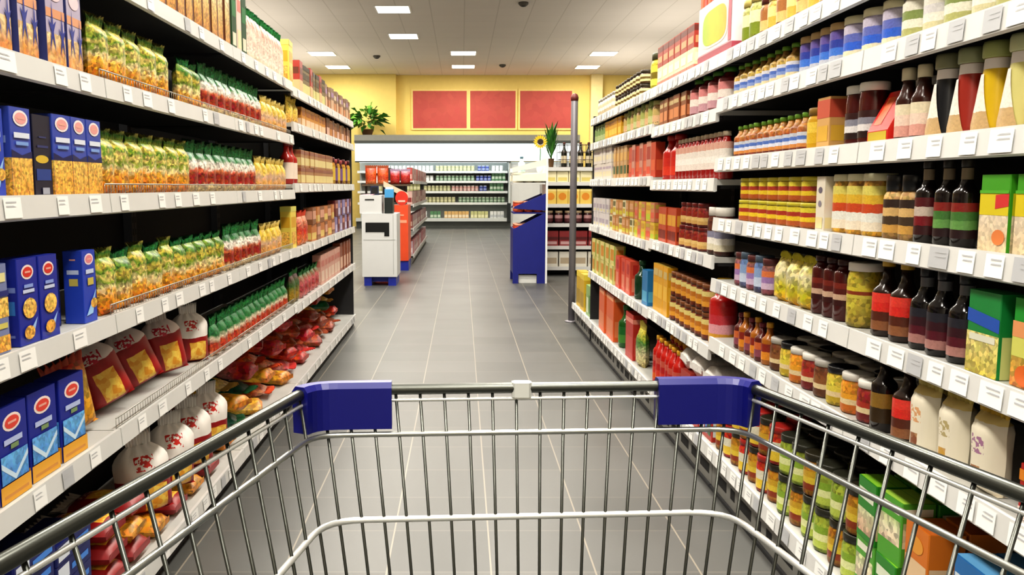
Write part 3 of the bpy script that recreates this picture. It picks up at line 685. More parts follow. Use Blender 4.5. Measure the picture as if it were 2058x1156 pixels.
rp = bag('snack_pouch', 'pouch', .17, .08, .23, rich('red_pouch_print', '#b81c24', '#d83a3c', '#e8a0a0', '#c02a2a', amp=.25, scale=20), flat('#c83a34'))
np_ = bag('snack_pouch', 'pouch', .17, .08, .23, rich('rust_pouch_print', '#8a3a1e', '#b8502a', '#d0703a', '#8a4a2a', amp=.25, scale=20), flat('#a04a2a'))
y = 3.56
pile = [(yp, 'yellow'), (gp, 'dark green'), (yp, 'yellow'), (op, 'orange'), (yp, 'yellow'), (rp, 'bright red'), (op, 'orange'), (rp, 'bright red'), (np_, 'rust brown'), (np_, 'rust brown'), (np_, 'rust brown'), (np_, 'rust brown')]
posn = 'first second third fourth fifth sixth seventh eighth ninth tenth eleventh twelfth'.split()
tops = [(gp, 'dark green'), (yp, 'yellow'), (gp, 'dark green'), (yp, 'yellow'), (op, 'orange'), (op, 'orange'), (np_, 'rust brown'), (rp, 'bright red'), (rp, 'bright red'), (np_, 'rust brown'), (np_, 'rust brown'), (op, 'orange')]
i = 0
while y < 7.2 and i < 12:
    for lay, lst in ((0, pile), (1, tops), (2, pile[3:] + pile[:3]), (3, tops[2:] + tops[:2])):
        t, cn = lst[i % 12]
        if lay == 3 and i % 3 == 1: continue
        flip = (i + lay) % 2
        lying(t, y + rnd.uniform(-.015, .015), zb + lay * .083, math.pi * flip + rnd.uniform(-.35, .35), f"{cn} pouch, {['lowest', 'second up', 'third up', 'topmost'][lay]} of the {posn[i]} lying pile, bottom left shelf", XL - (.30 if flip else .06) - lay * .02)
    y += .30; i += 1

# ================================================================== right side
rt, r2, r3, r4, r5, r6, rb = ('top shelf at right', 'second shelf at right', 'third shelf at right', 'fourth shelf at right', 'fifth shelf at right', 'sixth shelf at right', 'bottom shelf at right')
glass_d = flat('#1a1210', .15); amber = flat('#5a2410', .18); dred = flat('#4a1210', .18)
whitelid, tanlid, greenlid, blacklid, goldlid = flat('#ece8e0', .35), flat('#b89a6a', .35), flat('#3f6a2a', .35), flat('#17171a', .3), flat('#c8a640', .3, .3)
def lab3(nm, *c, amp=.03):
    n = len(c); return printed('label_' + nm, [(i / n, q) for i, q in enumerate(c)], amp=amp, scale=90, mottled=.1, const=True)
tin_w = jar('spice_tin', 'tin', .04, .13, flat('#d9d4c6', .4), flat('#c4c0b4', .3, .5), lab3('cream', '#b8a88a', '#eae4d4', '#d0c4a4'), .1)
run('R', 1.69, 1192, 1224, tin_w, 'small cream tin', rt, pitch=.095)
brj = jar('spice_jar', 'jar', .042, .075, flat('#4a3218', .25), flat('#3a3024', .4), lab3('brownband', '#d8cc9a', '#6a5428', '#e0d4a4'), .2)
run('R', 1.69, 1226, 1279, brj, 'low brown jar with cream label', rt, pitch=.092, tiers=2)
run('R', 1.69, 1281, 1307, jar('pickle_jar', 'jar', .075, .2, rich('pickle_fill', '#8a8a2a', '#d0c440', '#b8b03a'), flat('#4a4a34', .4), lab3('yellowdot', '#e0d860', '#7a6a1e', '#d8d058'), .13), 'large yellow green jar with dark lid', rt, pitch=.2)
crp = carton('soup_packet', 'soup packet', .11, .06, .1, '#ecdcb4', [('r', 0, .0, 1, .3, '#c87868'), ('r', .1, .45, .9, .8, '#f4ecd0')])
rdp = carton('soup_packet', 'soup packet', .11, .06, .1, '#a83828', [('r', 0, .7, 1, .95, '#6a2418'), ('r', .1, .2, .9, .5, '#d89a6a')])
ya, yb_ = y_at(1382, XR, 1.69), y_at(1309, XR, 1.69)
for k in range(2):
    n = int((yb_ - ya) / .117)
    for i in range(n): put((crp, rdp)[k], (XR + .055, ya + .117 * (i + .5), 1.6912 + k * .1012), (0, 0, -math.pi / 2), f"{('cream', 'red')[k]} packet, {ordinal(i)} in the {('lower', 'upper')[k]} tier, top shelf at right")
# big display carton
dc = MB(); dw = .46
dc.box(-dw / 2, dw / 2, -.09, .09, 0, .235, flat('#e8d8dc', .45), ch=.004)
for k in range(1):
    sh = [('r', 0, 0, 1, .17, '#a8485a'), ('r', .02, .17, .98, .19, '#d8a0a8'), ('r', .90, .2, .98, .95, '#c06070')]
    decals(dc, sh, dw, .235, -.09); decals(dc, [('r', 0, 0, 1, .17, '#a8485a')], .18, .235, 0, 'endp', dw / 2); decals(dc, [('r', 0, 0, 1, .17, '#a8485a')], .18, .235, 0, 'endn', -dw / 2)
ov = MB(); ovm = printed('oval_fade', [(0, '#9cc232'), (.45, '#c9cc2e'), (1, '#e8b02a')], amp=.05, scale=8, mottled=.06, ramp_axis='X')
pts = []
for a in range(32):
    t = 2 * math.pi * a / 32; c_, s_ = math.cos(t), math.sin(t)
    pts.append((.16 * abs(c_) ** .55 * (1 if c_ > 0 else -1), -.0915, .135 + .068 * abs(s_) ** .6 * (1 if s_ > 0 else -1)))
ov.poly([(x * 1.12, y + .0006, .135 + (z - .135) * 1.14) for x, y, z in pts], flat('#f4eed8', .4)); ov.poly(pts, ovm)
hd = MB()
for k in range(9): hd.box(-dw / 2 + k * dw / 9 + .004, -dw / 2 + (k + 1) * dw / 9 - .004, -.085, .0, .2365, .30, flat('#b8402a' if k % 2 else '#c8602e', .45), ch=.003)
t_dc = T('display_carton', 'display box', dw, .18, .30, ('body', dc.mesh('display_carton')), ('oval_print', ov.mesh('oval_print')), ('packet_row', hd.mesh('packet_row')))
put(t_dc, (XR + .112, (y_at(1466, XR, 1.69) + y_at(1385, XR, 1.69)) / 2, 1.6912), (0, 0, -math.pi / 2), 'big white and red display box with a yellow green oval, top shelf at right')
run('R', 1.69, 1468, 1502, jar('pickle_jar', 'jar', .045, .16, rich('green_pickle_fill', '#5a6a1e', '#9aa040', '#c8c480'), flat('#c8b870', .35), lab3('greenpickle', '#7a8a2a', '#e8e0b0'), .12), 'green pickle jar', rt, pitch=.1)
run('R', 1.69, 1504, 1690, [jar('spice_jar', 'jar', .036, .13, rich('brown_spice_fill', '#6a2a1e', '#9a5a34', '#b88a5a'), flat('#5a2a24', .4), lab3('spicea', '#d8b878', '#a87040')), jar('spice_jar', 'jar', .036, .125, rich('yellow_spice_fill', '#c89a3a', '#d8b860'), flat('#e0d0a0', .4), lab3('spiceb', '#e0b050', '#ecd890'))], ['small brown spice jar', 'small yellow spice jar'], rt, pitch=.077)
# second shelf
gcap = flat('#6a9a2c', .4)
ybt = bottle('sauce_bottle', 'sauce bottle', .03, .113, rich('yellow_sauce_fill', '#c9a23a', '#d8b85a', '#8a5a2a'), gcap, lab3('bluewhite', '#e8d8b0', '#8aa0d8', '#5a7ac8', '#dcdce8'), .42, (.6, .78))
run('R', 1.52, 1455, 1572, ybt, 'small yellow bottle with green cap and blue label', r2, pitch=.068, rows=2)
blj = jar('spread_jar', 'jar', .034, .112, rich('blue_jar_print', '#d8d4c0', '#5a8ad8', '#2f4ab0', '#4a3a8a', '#7a6ab0', amp=.06, mot=.25), tanlid, lab3('blueband', '#c8ccd8', '#4a80dc', '#3848a8', '#6a5aa4'), .14, .94, (.04, .78))
run('R', 1.52, 1581, 1662, blj, 'blue purple jar with tan lid', r2, pitch=.075)
blj2 = jar('spread_jar', 'jar', .04, .112, rich('pale_blue_jar_print', '#ecdcb0', '#8ac4e8', '#2f5ac8', '#8a84c0', '#c8c0d0', amp=.06, mot=.25), flat('#d4cca8', .35), lab3('blueband2', '#e8e0c0', '#3a6ad8', '#6a74c0', '#c4bcd0'), .14, .94, (.04, .78))
run('R', 1.52, 1664, 1772, blj2, 'larger blue and cream jar', r2, pitch=.09)
crj = jar('mayonnaise_jar', 'jar', .04, .108, flat('#e4dcc4', .3), flat('#39402a', .35), lab3('creamleaf', '#d8d0a8', '#f0ece0', '#dcd8d8', '#e8e4d8'), .13, .9, (.08, .76))
crj2 = jar('mayonnaise_jar', 'jar', .04, .112, flat('#ddd8c8', .3), flat('#6a5a34', .35), lab3('creamgreen', '#b8b878', '#ecead8', '#8a9a5a', '#e8e4d4'), .13, .9, (.08, .76))
run('R', 1.52, 1775, 2075, [crj, crj2], ['cream jar with dark green lid', 'cream jar with olive brown lid'], r2, pitch=.087)
# third shelf
sbt = bottle('sauce_bottle', 'sauce bottle', .027, .115, rich('brown_sauce_fill', '#7a2a1a', '#a8502a', '#c89040'), gcap, lab3('bluesmall', '#d08a4a', '#d8dcec', '#5a7ac4', '#c8ccd8'), .42, (.62, .8))
run('R', 1.30, 1455, 1592, sbt, 'small brown bottle with green cap and blue label', r3, pitch=.058, rows=2)
run('R', 1.30, 1594, 1620, jar('mustard_jar', 'jar', .04, .12, flat('#c89a1e', .3), flat('#8a6a2a', .4), lab3('mustard', '#d8b030', '#e8c850')), 'yellow mustard jar', r3, pitch=.085)
run('R', 1.30, 1621, 1648, carton('soup_packet', 'soup packet', .08, .05, .14, '#d8a868', [('r', 0, .6, 1, .95, '#cc5a44'), ('r', .1, .15, .9, .45, '#e0b040')]), 'orange packet with red top', r3, pitch=.085)
dkj = jar('sauce_jar', 'jar', .036, .155, dred, whitelid, lab3('whitelogo', '#2a1414', '#e0dcdc', '#8a8a98', '#3a1a1a'), .1, .92, (.12, .55))
run('R', 1.30, 1650, 1720, dkj, 'dark jar with white lid and white label', r3, pitch=.075)
wedge = MB()
wedge.extrude_x([(-.03, 0), (.03, 0), (.03, .125), (.02, .125), (-.03, .03)], -.055, .055, flat('#d42a20', .35))
wedge.poly([(-.05, -.0306, .004), (.05, -.0306, .004), (.05, -.0306, .028), (-.05, -.0306, .028)], flat('#c8b030', .4))
wf = MB(); wf.poly([(-.04, -.0225 - .0006, .045), (.0, -.0225 - .0006, .045), (.0, .012, .111), (-.04, .012, .111)], flat('#e06a34', .4))
run('R', 1.30, 1722, 1763, T('shelf_tray', 'tray box', .11, .06, .125, ('body', wedge.mesh('shelf_tray')), ('print', wf.mesh('printed_panel'))), 'red slanted tray box with yellow foot', r3, pitch=.112)
run('R', 1.30, 1722, 1762, dkj, 'dark jar with white lid behind the red tray', r3, pitch=.078, setback=.1)
slim = bottle('sauce_bottle', 'sauce bottle', .026, .165, flat('#3a1a14', .2), flat('#e0d4b4', .4), lab3('pinkcream', '#d8a094', '#ecd4c4', '#e8dcc0'), .5, (.55, .74), .17, (.06, .5))
run('R', 1.30, 1766, 1818, slim, 'slim dark bottle with cream cap', r3, pitch=.056)
SIDE_TURN[0] = 1.1
dlab = lab3('ivory', '#c8a87a', '#f0e8dc', '#ece4dc'); gl = flat('#a8b078', .35); nw = flat('#e8e0dc', .4)
for (a, b), fill, cap, cn in zip(((1820, 1862), (1863, 1906), (1907, 1957), (1958, 2010), (2011, 2072)), ('#16171c', '#9c2e22', '#d8b41e', '#d8d088', '#e4cc90'), ('#8a8a6a', '#9aa07a', '#a8b070', '#c0c49a', '#c8c8a4'), ('black', 'red', 'bright yellow', 'pale yellow', 'cream')):
    run('R', 1.30, a, b, dressing('dressing_bottle', 'dressing bottle', .0395, .175, flat(fill, .3), flat(cap, .35), dlab, nw), f'{cn} dressing bottle with wide pale lid', r3, pitch=.2)
# fourth shelf
yst = jar('sauce_tin', 'tin', .04, .075, rich('yellow_tin_print', '#a8582a', '#d8b030', '#c8b828', mot=.4), flat('#c8bc3a', .35), lab3('yellowtin', '#b05a2a', '#e0c030', '#a83a2a', '#d8c840'), .12, .95, (.08, .8))
run('R', 1.075, 1465, 1602, yst, 'low yellow jar', r4, pitch=.082, tiers=2)
run('R', 1.075, 1604, 1638, carton('spice_packet', 'packet', .06, .04, .15, '#e4dccc', [('e', .5, .75, .25, .06, '#6a6478'), ('e', .5, .5, .2, .06, '#8a8494'), ('r', .1, .05, .9, .25, '#e8d8a0')]), 'white packet with grey circles', r4, pitch=.066)
yrj = jar('sauce_jar', 'jar', .04, .155, rich('pepper_fill', '#c8902a', '#d8b840', '#a8762a'), flat('#d4d0b0', .35), lab3('redband', '#e8dcc8', '#e4e4dc', '#c8502a', '#dcb43a', '#d8cc6a'), .08, .92, (.08, .8))
run('R', 1.075, 1640, 1727, yrj, 'yellow jar with red band label', r4, pitch=.085)
psj = jar('pesto_jar', 'jar', .030, .15, rich('pesto_fill', '#8a6a3a', '#c8a064', '#d8b070'), blacklid, lab3('pesto', '#c89a50', '#4a3a2a', '#d8b478', '#3a2a24'), .22, .8, (.1, .62))
run('R', 1.075, 1730, 1797, psj, 'tan pesto jar with black lid', r4, pitch=.063)
dbr = bottle('soy_bottle', 'sauce bottle', .0255, .18, glass_d, flat('#2a241e', .35), lab3('redsoy', '#3a1418', '#7a1a24', '#c8b8ac', '#5a1a20'), .4, (.6, .75), .1, (.1, .55), neck_label=flat('#8a7a64', .5))
dbg = bottle('soy_bottle', 'sauce bottle', .0255, .18, glass_d, flat('#2a241e', .35), lab3('greensoy', '#2a1418', '#6a9a54', '#4a7a3c', '#8a2a24'), .4, (.6, .75), .1, (.1, .5), neck_label=flat('#8a7a64', .5))
run('R', 1.075, 1799, 1903, [dbg, dbg, dbr, dbr], ['dark soy bottle with green label', 'dark soy bottle with green label', 'dark soy bottle with red label', 'dark soy bottle with red label'], r4, pitch=.056)
rice = rich('rice_picture', '#e0c8a0', '#ecdcc4', '#e8d0b0', scale=50, mot=.25)
gct = carton('soup_carton', 'carton', .088, .05, .145, '#4aa428', [('r', 0, 0, 1, .48, rice), ('r', 0, .48, 1, .76, '#e0cc28'), ('p', [(.55, .56), (1, .60), (1, .76), (.55, .74)], '#d83a3c'), ('e', .72, .2, .22, .1, '#e0844a'), ('r', .0, .76, 1, .80, '#5cb434')], side=[('r', .12, 0, .88, .48, rice), ('r', .12, .48, .88, .76, '#d8d028')], top='#4aa428')
run('R', 1.075, 1906, 2075, gct, 'green and yellow rice carton', r4, pitch=.094)
# fifth shelf
smp = [jar('spice_jar', 'jar', .034, .12, rich('purple_spice_fill', '#6a2a1e', '#a86a8a', '#8a5a34'), flat('#5a2a2a', .4), lab3('purple', '#c8b0c8', '#9a7ab0', '#d87a4a')), jar('spice_jar', 'jar', .034, .125, rich('blue_spice_fill', '#4a4a6a', '#6a86b8'), flat('#4a5a6a', .4), lab3('paleblue', '#c0cce0', '#8aa4cc'))]
run('R', .84, 1455, 1521, smp, ['small jar with purple label', 'small jar with pale blue label'], r5, pitch=.074)
ylp = bag('rice_pouch', 'pouch', .085, .06, .15, rich('yellow_rice_print', '#d8a420', '#c8c030', '#e0d8b0', '#d8c428', amp=.25, scale=30), flat('#c8bc30', .4), .1)
run('R', .84, 1523, 1601, ylp, 'bright yellow pouch', r5, pitch=.088)
drb = bottle('sauce_bottle', 'sauce bottle', .03, .165, dred, flat('#3a1412', .3), lab3('tanthin', '#3a1212', '#c8a890', '#5a1a16', '#7a2a1e'), .6, (.76, .86), .1, (.25, .62))
run('R', .84, 1603, 1663, drb, 'dark red bottle', r5, pitch=.063)
olj = jar('olive_jar', 'jar', .043, .165, rich('olive_fill', '#8a7a2a', '#c8b848', '#a8982a'), whitelid, lab3('olive', '#c8bc50', '#8a3a1e', '#d0c040'), .09, .9, (.45, .62))
run('R', .84, 1665, 1702, olj, 'olive jar with white lid', r5, pitch=.095)
rlb = bottle('sauce_bottle', 'sauce bottle', .034, .19, flat('#2a1810', .18), flat('#d0a838', .35), lab3('redarch', '#8a5a3a', '#5a2a1a', '#d8342a', '#e04438'), .36, (.55, .74), .12, (.08, .55))
run('R', .84, 1705, 1782, rlb, 'dark bottle with red label and yellow cap', r5, pitch=.075)
blb = bottle('vinegar_bottle', 'vinegar bottle', .032, .185, flat('#100c0e', .12), flat('#1c1a1e', .3), lab3('maroon', '#a87a74', '#5a1a28', '#3a1620', '#2a2a34'), .4, (.55, .74), .13, (.08, .5), neck_label=flat('#6a6a70', .4))
run('R', .84, 1784, 1902, blb, 'black vinegar bottle with maroon label', r5, pitch=.071)
gct2 = carton('soup_carton', 'carton', .1, .05, .16, '#1f9a34', [('r', 0, 0, 1, .34, rich('soup_picture', '#d8883a', '#dccc5a', '#a8c04a', scale=40)), ('r', 0, .34, 1, .56, '#d8d870'), ('r', 0, .56, 1, .74, '#e8a06a'), ('e', .4, .14, .25, .12, '#d86a24')], side=[('r', .12, 0, .88, .5, '#d0d46a')], top='#3aac40')
gct3 = carton('soup_carton', 'carton', .1, .05, .16, '#1f8a44', [('r', 0, 0, 1, .5, rich('soup_picture_pale', '#c8b84a', '#e8dc90', '#a8c060', scale=40)), ('p', [(0, .62), (1, .54), (1, .70), (0, .78)], '#2a5ab8'), ('r', .1, .40, .9, .48, '#e4e4d0')], side=[('r', .12, 0, .88, .5, '#d8d890')], top='#3a9a54')
run('R', .84, 1906, 2080, [gct2, gct3], ['green soup carton with orange bowl', 'green soup carton with blue stripe'], r5, pitch=.105)
# sixth shelf
run('R', .61, 1455, 1520, [bottle('sauce_bottle', 'sauce bottle', .026, .14, flat('#a8641e', .25), flat('#d8a030', .35), lab3('orangered', '#d88a2a', '#8a2a1e')), bottle('sauce_bottle', 'sauce bottle', .026, .13, flat('#5a1a18', .25), flat('#7a2a3a', .35), lab3('plum', '#8a4a5a', '#c86a3a'))], ['slim amber bottle', 'slim plum red bottle'], r6, pitch=.06)
cj = lambda nm, a, b, c, lid: jar('preserve_jar', 'jar', .04, .105, rich(nm + '_fill', a, b, c), lid, lab3(nm, a, '#d8c49a', b), .13, .9, (.1, .5))
jset = [cj('cherry', '#6a1a1a', '#a83a2a', '#8a2a24', whitelid), cj('apricot', '#b8641e', '#e0a030', '#d88a2a', flat('#d8d4cc', .35)), cj('quince', '#b0982a', '#d8c850', '#c8b040', blacklid), cj('walnut', '#5a341e', '#8a5a34', '#6a3a24', flat('#b8b4ae', .35))]
run('R', .61, 1522, 1716, jset, ['dark cherry preserve jar', 'orange apricot preserve jar', 'yellow quince preserve jar', 'brown preserve jar'], r6, pitch=.083, rows=3)
run('R', .61, 1718, 1742, bottle('vinegar_bottle', 'vinegar bottle', .03, .19, glass_d, flat('#c8a038', .35), lab3('darkgold', '#3a2a14', '#8a6a2a')), 'dark bottle with gold cap', r6, pitch=.07)
run('R', .61, 1744, 1786, rlb, 'dark bottle with red label', r6, pitch=.075)
pw = lambda nm, c1, c2, top: bag('snack_pouch', 'pouch', .088, .06, .18, windowed(nm, '#e9e1cd', (c1, '#c8a070'), (.3, .12, .62, .34), '#d9c27a', .9, c2, (.25, .5, .7, .72)), flat(top, .4), .15, taper=.8)
run('R', .61, 1788, 1962, [pw('nut_print_plum', '#8a4a2a', '#a87a9a', '#d8b030'), pw('nut_print_gold', '#c89a2a', '#b8a878', '#c8b45a'), pw('nut_print_berry', '#7a3a24', '#e0a878', '#d0c070'), pw('nut_print_leaf', '#5a7a3a', '#b8c49a', '#d8b838')], ['cream pouch with plum print', 'cream pouch with gold print', 'cream pouch with brown print', 'cream pouch with green print'], r6, pitch=.092)
run('R', .61, 1964, 2085, carton('spice_packet', 'packet', .085, .05, .1, '#b02a24', [('r', 0, 0, 1, .22, '#e8d4cc'), ('r', .1, .4, .9, .55, '#7a1a1a'), ('r', 0, .7, 1, .9, '#e08a2a')]), 'small red box with orange top', r6, pitch=.09)
# bottom shelf, near bays
amj = jar('pickle_jar', 'jar', .042, .125, rich('amber_fill', '#7a4a14', '#c8902a', '#a8701e'), flat('#2e2a1c', .35), lab3('amberlabel', '#8a3a1e', '#d8bc40', '#c8a030'), .13, .9, (.15, .6))
gpj = jar('pickle_jar', 'jar', .042, .125, rich('gherkin_fill', '#6a7a2a', '#a8b84a', '#8a9a34'), flat('#2e2e24', .35), lab3('gherkin', '#b8c858', '#e0e4a8', '#8aaa3a'), .13, .9, (.1, .6))
rgj = jar('pickle_jar', 'jar', .042, .125, rich('red_pepper_fill', '#8a1e14', '#c83a1e', '#a82a1a'), flat('#a82a24', .35), lab3('pepperlabel', '#e0c040', '#d8d4c0'), .13, .9, (.1, .6))
run('R', .18, 1420, 1535, [amj, rgj], ['amber pickle jar with dark lid', 'red pepper jar with red lid'], rb, pitch=.088, tiers=2, rows=3)
run('R', .18, 1537, 1690, [gpj, amj, gpj], ['green gherkin jar with dark lid', 'amber gherkin jar', 'pale green gherkin jar'], rb, pitch=.088, tiers=2, rows=3)
grb = carton('salad_box', 'box', .1, .08, .15, '#2f8a2a', [('r', .05, .1, .95, .5, rich('salad_picture', '#d8a08a', '#d8dcb0', '#7ab84a', scale=26)), ('r', .1, .66, .9, .84, '#e4ecd4')], top='#8ac43a')
grb2 = carton('salad_box', 'box', .1, .08, .15, '#5aa83a', [('r', .05, .3, .95, .7, rich('salad_picture_pale', '#e8b8a0', '#ece4c4', '#9ccc5a', scale=26)), ('r', .1, .8, .9, .92, '#f0f0dc')], top='#a8d050')
run('R', .18, 1692, 1776, [grb, grb2], ['dark green salad box', 'light green salad box'], rb, pitch=.106, tiers=2, rows=2)
orb = carton('cereal_box', 'box', .1, .08, .14, '#d87a24', [('r', .05, .1, .95, .45, '#e8c8a0'), ('e', .5, .7, .3, .14, '#e8a03a')], top='#c86a2a')
blb_ = carton('cereal_box', 'box', .12, .08, .14, '#2a74b8', [('r', .05, .55, .95, .75, '#dce8f0'), ('r', .1, .15, .6, .4, '#c8c84a')], top='#6aa8d8')
run('R', .18, 1779, 1836, orb, 'orange box with pale band', rb, pitch=.105, tiers=2, rows=2)
run('R', .18, 1839, 2150, blb_, 'blue box with white band', rb, pitch=.125, tiers=2, rows=2)
# ---- right, bay three (3.35-4.48) and beyond
brk = carton('soup_packet', 'soup packet', .1, .05, .13, '#8a4a2a', [('r', .1, .2, .9, .55, '#d88a5a'), ('r', .1, .7, .9, .85, '#c8b080')])
run('R', 1.49, 1313, 1366, brk, 'brown packet with orange panel', r2 + ' middle bay', pitch=.105)
rgb_ = bottle('ketchup_bottle', 'ketchup bottle', .045, .165, flat('#6a1418', .25), flat('#4a8a2a', .35), lab3('pinkwhite', '#c89aa4', '#f0e4dc', '#d88a8a'), .5, (.72, .84), .12, (.12, .66))
run('R', 1.49, 1368, 1440, rgb_, 'dark red bottle with green cap', r2 + ' middle bay', pitch=.125)
kb = bottle('ketchup_bottle', 'ketchup bottle', .05, .22, flat('#b81e18', .28), flat('#a81c18', .35), lab3('redred', '#d8402a', '#c83024'), .5, (.6, .78))
run('R', 1.225, 1316, 1342, kb, 'big red ketchup bottle', r3 + ' middle bay', pitch=.13)
wkb = bottle('ketchup_bottle', 'ketchup bottle', .027, .185, flat('#9a1c18', .25), flat('#c8b8a0', .35), lab3('white', '#e8dcd4', '#f2ece6', '#e8e0d8', '#d8a898'), .5, (.7, .84), .1, (.22, .78))
run('R', 1.225, 1344, 1441, wkb, 'slim ketchup bottle with white label', r3 + ' middle bay', pitch=.058)
m4 = r4 + ' middle bay'
ryp = carton('soup_packet', 'soup packet', .09, .05, .17, '#b84a2a', [('r', .1, .5, .9, .8, '#d8a03a'), ('r', .1, .1, .9, .35, '#7a241a')])
run('R', .925, 1312, 1347, ryp, 'tall red orange packet', m4, pitch=.095)
rdj = jar('sauce_jar', 'jar', .04, .1, rich('tomato_fill', '#5a1814', '#9a3020', '#7a2418'), flat('#6a1a18', .35), lab3('tomato', '#c8a060', '#d8b878', '#8a2a1e'), .13, .9, (.1, .55))
run('R', .925, 1349, 1395, rdj, 'dark red tomato jar', m4, pitch=.083, tiers=2)
wlb = jar('sauce_jar', 'jar', .04, .19, rich('brown_sauce_jar', '#3a1a14', '#6a3a2a', '#5a241a'), whitelid, lab3('whitestripe', '#d8d0b8', '#e8e4dc', '#8a8aa0'), .14, .85, (.1, .5))
run('R', .925, 1397, 1441, wlb, 'tall brown jar with white lid', m4, pitch=.085)
m5 = r5 + ' middle bay'
yel_b = carton('rice_box', 'box', .1, .05, .24, '#d8a01e', [('r', .1, .3, .9, .6, '#e8b83a'), ('r', .1, .75, .9, .9, '#c8b070')], top='#c8a84a')
run('R', .565, 1292, 1330, yel_b, 'tall yellow box', m5, pitch=.105)
bj = jar('sauce_jar', 'jar', .04, .115, rich('salsa_fill', '#4a1a14', '#a85a2a', '#6a2a1e'), flat('#7a4a2a', .35), lab3('salsa', '#d89a3a', '#b8742a', '#d8c880'), .13, .9, (.2, .75))
run('R', .565, 1332, 1402, bj, 'brown salsa jar with gold label', m5, pitch=.085, tiers=2)
bkb = bottle('ketchup_bottle', 'ketchup bottle', .055, .27, flat('#b01818', .25), flat('#d8b030', .35), lab3('pinkred', '#d8a03a', '#e0a0a8', '#c03a44', '#b82020'), .45, (.66, .8), .1, (.05, .6))
run('R', .565, 1404, 1442, bkb, 'large red bottle with yellow cap', m5, pitch=.13)
mb_ = rb + ' middle bay'
kk = bottle('ketchup_bottle', 'ketchup bottle', .034, .25, flat('#c02018', .25), flat('#e0a828', .35), lab3('ketch', '#d8682a', '#d04030', '#b82424', '#c85a4a'), .42, (.68, .84), .09, (.1, .6))
run('R', .18, 1276, 1344, kk, 'red ketchup bottle with yellow cap', mb_, pitch=.076, rows=2)
whb = carton('sugar_box', 'box', .15, .1, .2, '#a83024', [('r', .05, .1, .3, .6, '#d8e0e4'), ('r', .4, .1, .6, .5, '#5a8ac0'), ('r', .66, .1, .9, .55, '#2f5a34')], top='#8a2a20')
run('R', .18, 1346, 1418, whb, 'red box with white and blue panels', mb_, pitch=.156)
wsg = bag('flour_bag', 'bag', .15, .09, .2, rich('white_sack_print', '#ece8e4', '#f4f2ee', '#e4e4dc', mot=.12), flat('#eceae4', .5), .1)
ya, yb_ = y_at(1420, XR, .18), y_at(1346, XR, .18)
n = max(1, int((yb_ - ya) / .16)); 
for i in range(n):
    put(wsg, (XR + .03, ya + (yb_ - ya) * (i + .5) / n, .18 + .2016 + .047), (-lie, 0, -math.pi / 2 + rnd.uniform(-.1, .1)), f"white bag lying on the red boxes, {ordinal(i)} in its row, bottom right shelf")
# far bays
f1, f2, f3, f4, f5, f6 = [s + ' far bays' for s in (rt, r2, r3, r4, r5, rb)]
run('R', 1.51, 1187, 1207, jar('sauce_tin', 'tin', .045, .13, flat('#9ab07a', .35), flat('#8a9a6a', .3, .4), lab3('palegreen', '#b8c490', '#8aa46a'), .1), 'pale green tin', f2, pitch=.1)
run('R', 1.51, 1209, 1240, carton('soup_packet', 'soup packet', .11, .05, .125, '#d8a028', [('r', .1, .2, .9, .5, '#e8c850'), ('r', .1, .7, .9, .9, '#a86a1e')]), 'golden yellow packet', f2, pitch=.115)
run('R', 1.51, 1242, 1306, [jar('sauce_jar', 'jar', .045, .13, rich('dun_fill', '#c8a87a', '#d8c498', '#a87a4a'), flat('#a8a468', .35), lab3('dun', '#e0b890', '#c8b070')), jar('sauce_jar', 'jar', .045, .14, rich('lime_fill', '#a8b06a', '#c8cc8a', '#8a9a4a'), flat('#7a8a4a', .35), lab3('lime', '#c8cc94', '#a8b064'))], ['tan sauce jar', 'lime green sauce jar'], f2, pitch=.1)
wht = carton('rice_box', 'box', .12, .06, .11, '#dcd4cc', [('r', .1, .2, .9, .5, '#e8dcb8'), ('r', .1, .65, .9, .8, '#b8a8b8')])
run('R', 1.245, 1187, 1222, wht, 'white box', f3, pitch=.125, tiers=2)
run('R', 1.245, 1224, 1252, [carton('soup_packet', 'soup packet', .1, .05, .2, '#c8a070', [('r', .1, .15, .9, .4, '#3a5a2a'), ('r', .1, .55, .9, .8, '#e0b060')])], 'tan packet with dark green panel', f3, pitch=.105)
run('R', 1.245, 1254, 1306, [carton('soup_packet', 'soup packet', .1, .05, .18, '#c04028', [('r', .1, .2, .9, .5, '#d8603a')]), carton('soup_packet', 'soup packet', .1, .05, .19, '#c88a7a', [('r', .1, .5, .9, .85, '#a83a34'), ('r', .1, .1, .9, .3, '#d8503a')])], ['bright red packet', 'pink and red packet'], f3, pitch=.105)
wht2 = carton('rice_box', 'box', .12, .06, .1, '#d4d0d0', [('r', .1, .3, .9, .6, '#b0a8b4'), ('r', .5, .1, .95, .25, '#e0d8a0')])
run('R', .91, 1184, 1216, wht2, 'pale grey box', f4, pitch=.125, tiers=2)
crb = carton('rice_box', 'box', .1, .06, .1, '#d8d0a8', [('r', .1, .2, .9, .5, '#c8b030'), ('r', .1, .6, .9, .9, '#6a6a44')])
tnb = carton('rice_box', 'box', .1, .06, .1, '#b8844a', [('r', .05, .1, .95, .35, '#c8bc3a'), ('r', .1, .5, .9, .85, '#d0a078')])
run('R', .91, 1218, 1262, [crb, tnb, tnb], ['cream box', 'tan box', 'tan yellow box'], f4, pitch=.105, tiers=2)
ygb = carton('rice_box', 'box', .1, .06, .1, '#d8b840', [('r', .1, .1, .9, .4, '#b8c838'), ('r', .1, .6, .9, .85, '#c8983a')])
pkb = carton('rice_box', 'box', .1, .06, .1, '#c88060', [('r', .1, .2, .9, .5, '#d8604a'), ('r', .1, .7, .9, .9, '#b8a040')])
run('R', .91, 1264, 1308, [ygb, pkb], ['yellow green box', 'coral box'], f4, pitch=.105, tiers=2)
